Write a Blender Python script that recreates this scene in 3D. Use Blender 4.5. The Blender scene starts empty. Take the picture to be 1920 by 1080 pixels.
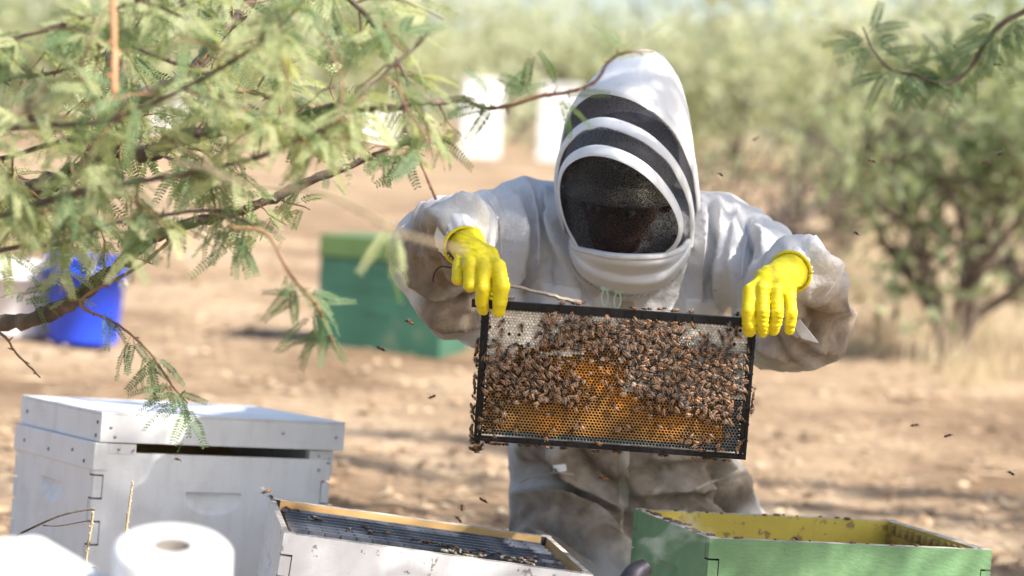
import bpy, math, random
import numpy as np
from mathutils import Vector, Matrix, Euler
from mathutils.bvhtree import BVHTree
random.seed(7); rng = np.random.default_rng(7)
scene = bpy.context.scene
col = scene.collection
rad = math.radians

# ------------------------------------------------------------------ camera
FPX = 85 / 36 * 1920
PITCH = math.atan((280 - 540) / FPX); ROLL = rad(3.8)
CAM = np.array([0., 0., 0.97])
Fw = np.array([0, math.cos(PITCH), math.sin(PITCH)])
R0 = np.array([1., 0, 0]); U0 = np.array([0, -math.sin(PITCH), math.cos(PITCH)])
Rt = math.cos(ROLL) * R0 + math.sin(ROLL) * U0
Up = -math.sin(ROLL) * R0 + math.cos(ROLL) * U0
cam_data = bpy.data.cameras.new('camera'); cam = bpy.data.objects.new('camera', cam_data)
col.objects.link(cam); scene.camera = cam
cam_data.lens = 85; cam_data.sensor_width = 36; cam_data.clip_start = 0.1; cam_data.clip_end = 2000
M = Matrix.Identity(4)
for i in range(3):
    M[i][0] = Rt[i]; M[i][1] = Up[i]; M[i][2] = -Fw[i]; M[i][3] = CAM[i]
cam.matrix_world = M
cam_data.dof.use_dof = True; cam_data.dof.focus_distance = 4.0; cam_data.dof.aperture_fstop = 2.65
cam_data.dof.aperture_blades = 9

def S(px, py, D):
    """photo pixel + distance along the view axis -> world point"""
    return CAM + D * (Fw + Rt * ((px - 960) / FPX) - Up * ((py - 540) / FPX))
def proj(V):
    d = np.asarray(V) - CAM
    z = d @ Fw
    return np.stack([960 + FPX * (d @ Rt) / z, 540 - FPX * (d @ Up) / z], -1)

# ------------------------------------------------------------------ light
SUN_EL, SUN_AZ = rad(43), rad(-31)          # azimuth from +X, negative towards the camera
sun_dir = np.array([math.cos(SUN_EL) * math.cos(SUN_AZ), math.cos(SUN_EL) * math.sin(SUN_AZ), math.sin(SUN_EL)])
world = bpy.data.worlds.new('World'); scene.world = world; world.use_nodes = True
wn = world.node_tree.nodes; wl = world.node_tree.links
sky = wn.new('ShaderNodeTexSky'); sky.sky_type = 'NISHITA'; sky.sun_disc = False
sky.sun_elevation = SUN_EL; sky.sun_rotation = math.pi / 2 - SUN_AZ
sky.air_density = 1.0; sky.dust_density = 2.0
bg = wn['Background']; bg.inputs['Strength'].default_value = 0.105
wl.new(sky.outputs[0], bg.inputs['Color'])
sl = bpy.data.lights.new('sun', 'SUN'); sl.energy = 5.0; sl.angle = rad(0.53); sl.color = (1.0, 0.94, 0.85)
so = bpy.data.objects.new('sun', sl); col.objects.link(so)
so.rotation_euler = Vector(-sun_dir).to_track_quat('-Z', 'Y').to_euler(); so.location = (6, -3, 8)
vs = scene.view_settings
vs.view_transform = 'Standard'; vs.look = 'None'; vs.gamma = 1; vs.use_curve_mapping = False
vs.exposure = 1.2
cy = scene.cycles
cy.use_denoising = True; cy.transparent_max_bounces = 16; cy.max_bounces = 8; cy.volume_bounces = 1
cy.sample_clamp_indirect = 6.0

# ------------------------------------------------------------------ materials
def new_mat(name):
    m = bpy.data.materials.new(name); m.use_nodes = True
    nt = m.node_tree; b = nt.nodes['Principled BSDF']
    return m, nt, b
def ramp(nt, fac, stops):
    r = nt.nodes.new('ShaderNodeValToRGB'); nt.links.new(fac, r.inputs[0])
    el = r.color_ramp.elements
    while len(el) < len(stops): el.new(0.5)
    for e, (p, c) in zip(el, stops): e.position = p; e.color = (*c, 1)
    return r.outputs[0]
def noise(nt, scale, detail=4, rough=0.55, vec=None, stretch=None, obj=True):
    tc = nt.nodes.new('ShaderNodeTexCoord'); src = tc.outputs['Object'] if obj else tc.outputs['Generated']
    if stretch:
        mp = nt.nodes.new('ShaderNodeMapping'); nt.links.new(src, mp.inputs[0]); mp.inputs['Scale'].default_value = stretch
        src = mp.outputs[0]
    n = nt.nodes.new('ShaderNodeTexNoise'); nt.links.new(src, n.inputs['Vector'])
    n.inputs['Scale'].default_value = scale; n.inputs['Detail'].default_value = detail; n.inputs['Roughness'].default_value = rough
    return n.outputs['Fac']
def bump(nt, b, h, strength, dist):
    bp = nt.nodes.new('ShaderNodeBump'); bp.inputs['Strength'].default_value = strength; bp.inputs['Distance'].default_value = dist
    nt.links.new(h, bp.inputs['Height']); nt.links.new(bp.outputs[0], b.inputs['Normal'])
def mix(nt, fac, a, b_, mode='MIX'):
    m = nt.nodes.new('ShaderNodeMix'); m.data_type = 'RGBA'; m.blend_type = mode
    for s, v in ((0, fac), (6, a), (7, b_)):
        if hasattr(v, 'is_output'): nt.links.new(v, m.inputs[s])
        elif s == 0: m.inputs[0].default_value = v
        else: m.inputs[s].default_value = (*v, 1)
    return m.outputs[2]
def simple(name, stops, scale=8, rough=0.7, bump_s=0.3, bump_d=0.002, bscale=60, stretch=None, metal=0, spec=0.5):
    m, nt, b = new_mat(name)
    n = noise(nt, scale, 5, stretch=stretch)
    nt.links.new(ramp(nt, n, stops), b.inputs['Base Color'])
    b.inputs['Roughness'].default_value = rough; b.inputs['Metallic'].default_value = metal
    b.inputs['Specular IOR Level'].default_value = spec
    if bump_s: bump(nt, b, noise(nt, bscale, 4, stretch=stretch), bump_s, bump_d)
    return m
def attr_mat(name, rough=0.6, attr='Col', vary=0.25, vscale=300, bump_s=0, bump_d=0.001, spec=0.5):
    m, nt, b = new_mat(name)
    a = nt.nodes.new('ShaderNodeAttribute'); a.attribute_name = attr
    v = ramp(nt, noise(nt, vscale, 3), [(0.3, (1 - vary,) * 3), (0.7, (1, 1, 1))])
    nt.links.new(mix(nt, 1.0, a.outputs['Color'], v, 'MULTIPLY'), b.inputs['Base Color'])
    b.inputs['Roughness'].default_value = rough; b.inputs['Specular IOR Level'].default_value = spec
    if bump_s: bump(nt, b, noise(nt, vscale, 3), bump_s, bump_d)
    return m
def leaf_mat(name, c1, c2, transl=0.45, scale=3.0, tcol=None):
    m, nt, b = new_mat(name)
    n = noise(nt, scale, 3)
    cr = ramp(nt, n, [(0.35, c1), (0.65, c2)])
    nt.links.new(cr, b.inputs['Base Color']); b.inputs['Roughness'].default_value = 0.55
    b.inputs['Specular IOR Level'].default_value = 0.3
    t = nt.nodes.new('ShaderNodeBsdfTranslucent')
    tc = mix(nt, 1.0, cr, tcol or (1.3, 1.25, 0.55), 'MULTIPLY')
    nt.links.new(tc, t.inputs['Color'])
    ms = nt.nodes.new('ShaderNodeMixShader'); ms.inputs[0].default_value = transl
    out = nt.nodes['Material Output']
    nt.links.new(b.outputs[0], ms.inputs[1]); nt.links.new(t.outputs[0], ms.inputs[2]); nt.links.new(ms.outputs[0], out.inputs['Surface'])
    return m

def paint_mat(name, base, dark, wood, chip=0.66, scale=9, rough=0.5, bs=0.25, bstretch=(1, 1, 6)):
    """weathered brush paint: slight tone drift, grime, chips that show wood"""
    m, nt, b = new_mat(name)
    tone = ramp(nt, noise(nt, scale, 5), [(0.3, dark), (0.6, base)])
    ch = ramp(nt, noise(nt, 38, 6, 0.65), [(chip, (0, 0, 0)), (chip + 0.03, (1, 1, 1))])
    c = mix(nt, ch, tone, wood)
    st = ramp(nt, noise(nt, 7, 6, 0.7, stretch=(3.5, 3.5, 0.8)), [(0.50, (0, 0, 0)), (0.72, (0.34, 0.34, 0.34))])
    c = mix(nt, st, c, tuple(0.62 * x * y for x, y in zip(base, (1.0, 0.93, 0.82))))
    pz = ramp(nt, noise(nt, 3.2, 5, 0.7), [(0.60, (0, 0, 0)), (0.70, (0.25, 0.25, 0.25))])
    c = mix(nt, pz, c, (0.40, 0.31, 0.19))
    sp = ramp(nt, noise(nt, 170, 2), [(0.72, (0, 0, 0)), (0.76, (1, 1, 1))])
    c = mix(nt, sp, c, tuple(x * 0.45 for x in base))
    nt.links.new(c, b.inputs['Base Color']); b.inputs['Roughness'].default_value = rough
    bump(nt, b, noise(nt, 70, 4, stretch=bstretch), bs, 0.0015)
    return m

MAT = {}
MAT['white_paint'] = paint_mat('white_paint', (0.82, 0.825, 0.84), (0.74, 0.745, 0.76), (0.36, 0.31, 0.26), 0.70)
MAT['scuffed_white'] = paint_mat('scuffed_white_paint', (0.78, 0.78, 0.79), (0.62, 0.62, 0.63), (0.30, 0.27, 0.25), 0.61, 5)
MAT['green_paint'] = paint_mat('green_paint', (0.14, 0.27, 0.125), (0.085, 0.19, 0.085), (0.30, 0.27, 0.18), 0.70, 7, 0.55, 0.7, (1, 1, 2.5))
MAT['far_green'] = paint_mat('teal_green_paint', (0.034, 0.12, 0.078), (0.022, 0.08, 0.052), (0.2, 0.2, 0.14), 0.74, 4)
MAT['lid_green'] = paint_mat('bright_green_paint', (0.095, 0.165, 0.055), (0.07, 0.125, 0.045), (0.2, 0.2, 0.14), 0.74, 4)
MAT['yellow_in'] = paint_mat('yellow_inner_paint', (0.62, 0.47, 0.07), (0.46, 0.35, 0.06), (0.30, 0.20, 0.07), 0.60, 6, 0.6, 0.4, (1.5, 1, 8))
MAT['propolis_wood'] = simple('propolis_stained_wood', [(0.3, (0.10, 0.055, 0.02)), (0.5, (0.36, 0.24, 0.08)), (0.7, (0.5, 0.37, 0.12))], 22, 0.6, 0.5, 0.002, 40, (1, 1, 3))
MAT['raw_wood'] = simple('raw_pine', [(0.3, (0.46, 0.27, 0.10)), (0.7, (0.62, 0.40, 0.17))], 6, 0.7, 0.3, 0.001, 60, (1, 8, 8))
MAT['worn_edge'] = simple('worn_grey_edge', [(0.35, (0.24, 0.2, 0.16)), (0.5, (0.45, 0.41, 0.36)), (0.65, (0.62, 0.6, 0.58))], 30, 0.8, 0.4, 0.001, 90)
MAT['black_plastic'] = simple('black_frame_plastic', [(0.4, (0.006, 0.006, 0.007)), (0.7, (0.014, 0.015, 0.017))], 30, 0.42, 0.15, 0.0005, 200, None, 0, 0.2)
MAT['sky_sheen_plastic'] = simple('sky_sheen_frame_plastic', [(0.4, (0.07, 0.08, 0.105)), (0.7, (0.15, 0.165, 0.20))], 40, 0.3, 0.2, 0.0005, 200)  # sky reflection on the black top bars is put into this bluish colour
MAT['comb'] = attr_mat('honeycomb_wax', 0.45, 'Col', 0.35, 260, 0.3, 0.0006)
MAT['burr'] = simple('pale_burr_comb', [(0.3, (0.5, 0.42, 0.26)), (0.7, (0.78, 0.74, 0.6))], 120, 0.6, 0.8, 0.003, 150)
MAT['bee'] = attr_mat('bee_body', 0.38, 'Col', 0.3, 700)
m, nt, b = new_mat('bee_wing'); b.inputs['Base Color'].default_value = (0.55, 0.42, 0.33, 1); b.inputs['Roughness'].default_value = 0.25
tr = nt.nodes.new('ShaderNodeBsdfTransparent'); ms = nt.nodes.new('ShaderNodeMixShader'); ms.inputs[0].default_value = 0.78
nt.links.new(b.outputs[0], ms.inputs[1]); nt.links.new(tr.outputs[0], ms.inputs[2]); nt.links.new(ms.outputs[0], nt.nodes['Material Output'].inputs['Surface'])
MAT['bee_wing'] = m
MAT['bark'] = simple('mesquite_bark', [(0.3, (0.045, 0.032, 0.024)), (0.55, (0.12, 0.09, 0.07)), (0.75, (0.21, 0.17, 0.135))], 30, 0.9, 0.9, 0.006, 60, (1, 1, 0.5))
MAT['twig'] = simple('young_twig', [(0.3, (0.13, 0.05, 0.035)), (0.6, (0.25, 0.16, 0.08))], 12, 0.6, 0.2, 0.001, 100)
MAT['twig_tan'] = simple('tan_twig', [(0.3, (0.36, 0.17, 0.08)), (0.6, (0.48, 0.26, 0.14))], 12, 0.6, 0.2, 0.001, 100)
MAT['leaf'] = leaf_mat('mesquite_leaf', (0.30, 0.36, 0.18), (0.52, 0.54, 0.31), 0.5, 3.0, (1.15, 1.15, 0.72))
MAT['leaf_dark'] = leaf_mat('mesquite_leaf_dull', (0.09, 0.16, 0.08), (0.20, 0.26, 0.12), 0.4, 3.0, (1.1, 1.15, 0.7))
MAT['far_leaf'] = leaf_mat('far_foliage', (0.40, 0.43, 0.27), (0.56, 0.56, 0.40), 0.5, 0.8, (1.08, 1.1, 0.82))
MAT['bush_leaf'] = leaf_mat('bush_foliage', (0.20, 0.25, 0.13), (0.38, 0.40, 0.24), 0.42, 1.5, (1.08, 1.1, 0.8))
MAT['straw'] = leaf_mat('dry_straw', (0.46, 0.37, 0.23), (0.60, 0.51, 0.35), 0.3, 4, (1, 0.9, 0.7))
MAT['litter'] = simple('leaf_litter', [(0.32, (0.09, 0.055, 0.035)), (0.5, (0.30, 0.20, 0.12)), (0.68, (0.60, 0.48, 0.33))], 5.1, 0.9, 0)
m, nt, b = new_mat('yellow_rubber')
yb = ramp(nt, noise(nt, 25, 4), [(0.3, (0.64, 0.53, 0.006)), (0.7, (0.74, 0.63, 0.010))])
sm1 = ramp(nt, noise(nt, 34, 6, 0.7), [(0.56, (0, 0, 0)), (0.72, (0.6, 0.6, 0.6))])
nt.links.new(mix(nt, sm1, yb, (0.34, 0.24, 0.02)), b.inputs['Base Color']); b.inputs['Roughness'].default_value = 0.5
bump(nt, b, noise(nt, 42, 6, 0.7, stretch=(1, 1, 2.2)), 0.7, 0.004); MAT['yellow_glove'] = m
MAT['blue_plastic'] = simple('blue_plastic', [(0.3, (0.012, 0.05, 0.55)), (0.7, (0.018, 0.07, 0.66))], 6, 0.35, 0.05)
MAT['white_plastic'] = simple('white_plastic', [(0.3, (0.66, 0.66, 0.70)), (0.7, (0.74, 0.74, 0.78))], 6, 0.4, 0.05)
MAT['paper'] = simple('white_paper', [(0.3, (0.66, 0.66, 0.66)), (0.7, (0.72, 0.72, 0.72))], 10, 0.9, 0.3, 0.001, 180)
MAT['card'] = simple('grey_card_core', [(0.3, (0.13, 0.115, 0.10)), (0.7, (0.18, 0.16, 0.14))], 20, 0.9, 0.1)
MAT['steel'] = simple('galvanised_steel', [(0.3, (0.35, 0.36, 0.38)), (0.7, (0.55, 0.56, 0.58))], 14, 0.35, 0.1, 0.0005, 80, None, 0.9)
MAT['soot'] = simple('sooty_metal', [(0.3, (0.02, 0.018, 0.025)), (0.7, (0.09, 0.08, 0.1))], 18, 0.5, 0.2, 0.001, 80, None, 0.6)
MAT['leather'] = simple('tan_bellows', [(0.3, (0.28, 0.16, 0.08)), (0.7, (0.36, 0.22, 0.11))], 14, 0.6, 0.3)
MAT['weathered'] = simple('weathered_stick', [(0.3, (0.26, 0.21, 0.16)), (0.7, (0.52, 0.45, 0.37))], 14, 0.9, 0.6, 0.001, 60, (1, 6, 6))
MAT['skin'] = simple('face_skin', [(0.3, (0.34, 0.19, 0.13)), (0.7, (0.42, 0.25, 0.17))], 14, 0.55, 0.1)  # even skin tone of the face
MAT['dark'] = simple('dark_hair', [(0.3, (0.012, 0.009, 0.008)), (0.7, (0.03, 0.022, 0.018))], 40, 0.6, 0.2)
MAT['eye'] = simple('eye_white', [(0.3, (0.7, 0.68, 0.65)), (0.7, (0.75, 0.73, 0.7))], 10, 0.2, 0)
MAT['cap'] = simple('khaki_cap', [(0.3, (0.36, 0.32, 0.26)), (0.7, (0.45, 0.41, 0.34))], 30, 0.9, 0.3)
MAT['boot'] = simple('brown_boot', [(0.3, (0.10, 0.06, 0.035)), (0.7, (0.16, 0.10, 0.06))], 14, 0.6, 0.3)
MAT['mint'] = simple('mint_zip_pull', [(0.3, (0.50, 0.68, 0.58)), (0.7, (0.58, 0.75, 0.66))], 14, 0.4, 0)
MAT['beige'] = simple('dusty_canvas', [(0.3, (0.36, 0.31, 0.25)), (0.7, (0.52, 0.47, 0.40))], 18, 0.9, 0.4, 0.002, 60)
MAT['zip'] = simple('grey_zipper', [(0.4, (0.22, 0.21, 0.20)), (0.6, (0.55, 0.53, 0.5))], 260, 0.5, 0.6, 0.001, 400)
# suit cloth: white canvas + painted-in dirt attribute + weave
m, nt, b = new_mat('suit_canvas')
a = nt.nodes.new('ShaderNodeAttribute'); a.attribute_name = 'dirt'
nz = noise(nt, 14, 6, 0.62)
mul = nt.nodes.new('ShaderNodeMath'); mul.operation = 'MULTIPLY_ADD'
nt.links.new(nz, mul.inputs[0]); mul.inputs[1].default_value = 1.1; mul.inputs[2].default_value = -0.55
add = nt.nodes.new('ShaderNodeMath'); add.operation = 'ADD'; add.use_clamp = True
nt.links.new(a.outputs['Fac'], add.inputs[0]); nt.links.new(mul.outputs[0], add.inputs[1])
mul2 = nt.nodes.new('ShaderNodeMath'); mul2.operation = 'MULTIPLY'; mul2.use_clamp = True
nt.links.new(add.outputs[0], mul2.inputs[0]); nt.links.new(a.outputs['Fac'], mul2.inputs[1])
clean = ramp(nt, noise(nt, 5, 4), [(0.3, (0.60, 0.595, 0.60)), (0.65, (0.69, 0.685, 0.69))])
dirt = ramp(nt, noise(nt, 30, 5), [(0.3, (0.16, 0.12, 0.085)), (0.7, (0.34, 0.275, 0.21))])
c = mix(nt, mul2.outputs[0], clean, dirt)
spots = ramp(nt, noise(nt, 75, 2), [(0.74, (0, 0, 0)), (0.77, (1, 1, 1))])
c = mix(nt, spots, c, (0.33, 0.27, 0.2))
nt.links.new(c, b.inputs['Base Color']); b.inputs['Roughness'].default_value = 0.9; b.inputs['Specular IOR Level'].default_value = 0.2
b.inputs['Sheen Weight'].default_value = 0.15
bump(nt, b, noise(nt, 38, 7, 0.65), 0.75, 0.007)
MAT['suit'] = m
MAT['hood'] = simple('hood_canvas', [(0.3, (0.70, 0.70, 0.71)), (0.65, (0.80, 0.80, 0.81))], 9, 0.9, 0.3, 0.003, 40, None, 0, 0.2)
MAT['band'] = simple('hood_band', [(0.3, (0.66, 0.65, 0.64)), (0.65, (0.76, 0.75, 0.745))], 30, 0.9, 0.35, 0.001, 220, None, 0, 0.2)
m, nt, b = new_mat('black_veil_mesh')
tc = nt.nodes.new('ShaderNodeTexCoord'); mp = nt.nodes.new('ShaderNodeMapping'); mp.inputs['Scale'].default_value = (900, 900, 900)
nt.links.new(tc.outputs['Object'], mp.inputs[0])
vo = nt.nodes.new('ShaderNodeTexVoronoi'); vo.inputs['Scale'].default_value = 1.0; nt.links.new(mp.outputs[0], vo.inputs['Vector'])
hole = ramp(nt, vo.outputs['Distance'], [(0.28, (1, 1, 1)), (0.44, (0, 0, 0))])
b.inputs['Base Color'].default_value = (0.007, 0.007, 0.010, 1); b.inputs['Roughness'].default_value = 0.6; b.inputs['Specular IOR Level'].default_value = 0.15
tr = nt.nodes.new('ShaderNodeBsdfTransparent'); ms = nt.nodes.new('ShaderNodeMixShader')
nt.links.new(hole, ms.inputs[0]); nt.links.new(b.outputs[0], ms.inputs[1]); nt.links.new(tr.outputs[0], ms.inputs[2])
nt.links.new(ms.outputs[0], nt.nodes['Material Output'].inputs['Surface'])
MAT['veil'] = m
m2 = m.copy(); m2.name = 'grey_veil_mesh'; m2.node_tree.nodes['Principled BSDF'].inputs['Base Color'].default_value = (0.03, 0.03, 0.04, 1)
for nd in m2.node_tree.nodes:
    if nd.type == 'VALTORGB': nd.color_ramp.elements[0].position = 0.42; nd.color_ramp.elements[1].position = 0.56
MAT['veil_strip'] = m2
# ground
m, nt, b = new_mat('dry_dirt')
big = ramp(nt, noise(nt, 0.9, 5, 0.6), [(0.34, (0.21, 0.14, 0.085)), (0.5, (0.37, 0.265, 0.17)), (0.68, (0.52, 0.40, 0.275))])
fine = ramp(nt, noise(nt, 22, 6, 0.7), [(0.3, (0.55, 0.52, 0.5)), (0.6, (1, 1, 1))])
nt.links.new(mix(nt, 1.0, big, fine, 'MULTIPLY'), b.inputs['Base Color']); b.inputs['Roughness'].default_value = 0.95
b.inputs['Specular IOR Level'].default_value = 0.15
bump(nt, b, noise(nt, 30, 6, 0.7), 0.8, 0.02)
MAT['dirt'] = m

# ------------------------------------------------------------------ mesh helpers
class MB:
    def __init__(s): s.V = []; s.F = []; s.C = []; s.n = 0; s.mi = []
    def add(s, V, F, color=None, mi=0):
        V = np.asarray(V, float).reshape(-1, 3)
        s.V.append(V)
        for f in F: s.F.append([i + s.n for i in f])
        s.mi += [mi] * len(F)
        if color is not None: s.C.append(np.broadcast_to(np.asarray(color, float), (len(V), 3)))
        s.n += len(V)
    def box(s, lo, hi, color=None, mi=0, M=None):
        x0, y0, z0 = lo; x1, y1, z1 = hi
        V = np.array([(x0, y0, z0), (x1, y0, z0), (x1, y1, z0), (x0, y1, z0), (x0, y0, z1), (x1, y0, z1), (x1, y1, z1), (x0, y1, z1)], float)
        if M is not None: V = V @ np.array(M.to_3x3()).T + np.array(M.translation)
        s.add(V, [(0, 3, 2, 1), (4, 5, 6, 7), (0, 1, 5, 4), (1, 2, 6, 5), (2, 3, 7, 6), (3, 0, 4, 7)], color, mi)
    def tube(s, pts, radii, n=8, color=None, mi=0, cap=True, sq=None):
        pts = np.asarray(pts, float); k = len(pts); radii = np.broadcast_to(np.asarray(radii, float), (k,))
        T = np.gradient(pts, axis=0); T /= np.linalg.norm(T, axis=1)[:, None] + 1e-12
        a = np.array([0, 0, 1.]) if abs(T[0][2]) < 0.9 else np.array([1., 0, 0])
        N = np.cross(T[0], a); N /= np.linalg.norm(N)
        th = np.arange(n) * 2 * math.pi / n; V = []
        for i in range(k):
            N = N - T[i] * (N @ T[i]); N /= np.linalg.norm(N) + 1e-12; B = np.cross(T[i], N)
            V.append(pts[i] + radii[i] * (np.cos(th)[:, None] * N + np.sin(th)[:, None] * B * (sq or 1)))
        V = np.concatenate(V)
        F = [(i * n + j, i * n + (j + 1) % n, (i + 1) * n + (j + 1) % n, (i + 1) * n + j) for i in range(k - 1) for j in range(n)]
        if cap: F += [tuple(range(n))[::-1], tuple(range((k - 1) * n, k * n))]
        s.add(V, F, color, mi)
    def lathe(s, prof, n=24, center=(0, 0, 0), M=None, mi=0, color=None, close=False):
        prof = np.asarray(prof, float); k = len(prof); th = np.arange(n) * 2 * math.pi / n
        V = np.concatenate([np.stack([r * np.cos(th), r * np.sin(th), np.full(n, z)], 1) for r, z in prof])
        if M is not None: V = V @ np.array(M.to_3x3()).T + np.array(M.translation)
        V = V + np.array(center)
        F = [(i * n + j, i * n + (j + 1) % n, (i + 1) * n + (j + 1) % n, (i + 1) * n + j) for i in range(k - 1) for j in range(n)]
        if close: F += [tuple(range(n))[::-1], tuple(range((k - 1) * n, k * n))]
        s.add(V, F, color, mi)
    def ellipsoid(s, c, r, nu=10, nv=7, color=None, mi=0, M=None):
        V = []; 
        for i in range(nv + 1):
            ph = math.pi * i / nv
            for j in range(nu):
                t = 2 * math.pi * j / nu
                V.append((math.cos(ph), math.sin(ph) * math.cos(t), math.sin(ph) * math.sin(t)))
        V = np.array(V) * np.array(r)
        if M is not None: V = V @ np.array(M.to_3x3()).T
        V = V + np.array(c)
        F = [(i * nu + j, (i + 1) * nu + j, (i + 1) * nu + (j + 1) % nu, i * nu + (j + 1) % nu) for i in range(nv) for j in range(nu)]
        s.add(V, F, color, mi)
        return len(V)
    def grid(s, G, color=None, mi=0, flip=False):
        G = np.asarray(G, float); a, b_ = G.shape[:2]
        F = [((i * b_ + j), (i * b_ + j + 1), ((i + 1) * b_ + j + 1), ((i + 1) * b_ + j)) for i in range(a - 1) for j in range(b_ - 1)]
        if flip: F = [f[::-1] for f in F]
        s.add(G.reshape(-1, 3), F, color, mi)
    def mesh(s, name, mats, smooth=False):
        me = bpy.data.meshes.new(name)
        V = np.concatenate(s.V); me.from_pydata(V.tolist(), [], s.F)
        for m_ in (mats if isinstance(mats, (list, tuple)) else [mats]): me.materials.append(m_)
        if any(s.mi): me.polygons.foreach_set('material_index', s.mi)
        if s.C:
            ca = me.color_attributes.new('Col', 'FLOAT_COLOR', 'POINT')
            C = np.concatenate(s.C); ca.data.foreach_set('color', np.concatenate([C, np.ones((len(C), 1))], 1).ravel())
        if smooth: me.polygons.foreach_set('use_smooth', [True] * len(me.polygons))
        me.update(); return me
    def obj(s, name, mats, parent=None, smooth=False, loc=None, rot=None):
        return link(name, s.mesh(name, mats, smooth), parent, loc, rot)
def link(name, me, parent=None, loc=None, rot=None):
    o = bpy.data.objects.new(name, me); col.objects.link(o)
    if parent: o.parent = parent
    if loc is not None: o.location = loc
    if rot is not None: o.rotation_euler = rot
    return o
def tag(o, label=None, cat=None, group=None, kind=None):
    if label: o['label'] = label
    if cat: o['category'] = cat
    if group: o['group'] = group
    if kind: o['kind'] = kind
    return o
def thing(name, label, cat, loc=(0, 0, 0), rot=(0, 0, 0), group=None):
    o = bpy.data.objects.new(name, None); col.objects.link(o); o.empty_display_size = 0.05
    o.location = loc; o.rotation_euler = rot
    return tag(o, label, cat, group)
def fast_mesh(name, V, F, mats, smooth=False, C=None, mi=None):
    """V (n,3), F (m,k) uniform polygons"""
    me = bpy.data.meshes.new(name); V = np.asarray(V, np.float32); F = np.asarray(F, np.int32)
    me.vertices.add(len(V)); me.vertices.foreach_set('co', V.ravel())
    k = F.shape[1]; me.loops.add(F.size); me.loops.foreach_set('vertex_index', F.ravel())
    me.polygons.add(len(F)); me.polygons.foreach_set('loop_start', np.arange(0, F.size, k, dtype=np.int32))
    me.polygons.foreach_set('loop_total', np.full(len(F), k, np.int32))
    for m_ in (mats if isinstance(mats, (list, tuple)) else [mats]): me.materials.append(m_)
    if mi is not None: me.polygons.foreach_set('material_index', np.asarray(mi, np.int32))
    if C is not None:
        ca = me.color_attributes.new('Col', 'FLOAT_COLOR', 'POINT')
        ca.data.foreach_set('color', np.concatenate([C, np.ones((len(C), 1))], 1).astype(np.float32).ravel())
    if smooth: me.polygons.foreach_set('use_smooth', np.ones(len(F), bool))
    me.update(calc_edges=True); me.validate(); return me
def catmull(pts, n=6):
    P = np.asarray(pts, float); P = np.concatenate([[2 * P[0] - P[1]], P, [2 * P[-1] - P[-2]]])
    out = []
    for i in range(1, len(P) - 2):
        for t in np.arange(n) / n:
            out.append(0.5 * (2 * P[i] + (P[i + 1] - P[i - 1]) * t + (2 * P[i - 1] - 5 * P[i] + 4 * P[i + 1] - P[i + 2]) * t * t + (3 * P[i] - P[i - 1] - 3 * P[i + 1] + P[i + 2]) * t ** 3))
    out.append(P[-2]); return np.array(out)
def vnoise(P, freq, seed=0):
    Q = np.asarray(P, float) * np.asarray(freq) + 1000 + seed * 17.3
    i = np.floor(Q).astype(np.int64); f = Q - i; f = f * f * (3 - 2 * f); r = 0
    def h(a):
        n = (a[..., 0] * 73856093) ^ (a[..., 1] * 19349663) ^ (a[..., 2] * 83492791) ^ (seed * 2654435761)
        n = (n ^ (n >> 13)) * 1274126177 & 0x7fffffff
        n = (n ^ (n >> 16)) & 0xffff
        return n / 65535.0
    for dx in (0, 1):
        for dy in (0, 1):
            for dz in (0, 1):
                w = (f[..., 0] if dx else 1 - f[..., 0]) * (f[..., 1] if dy else 1 - f[..., 1]) * (f[..., 2] if dz else 1 - f[..., 2])
                r = r + w * h(i + np.array([dx, dy, dz]))
    return r * 2 - 1
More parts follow.
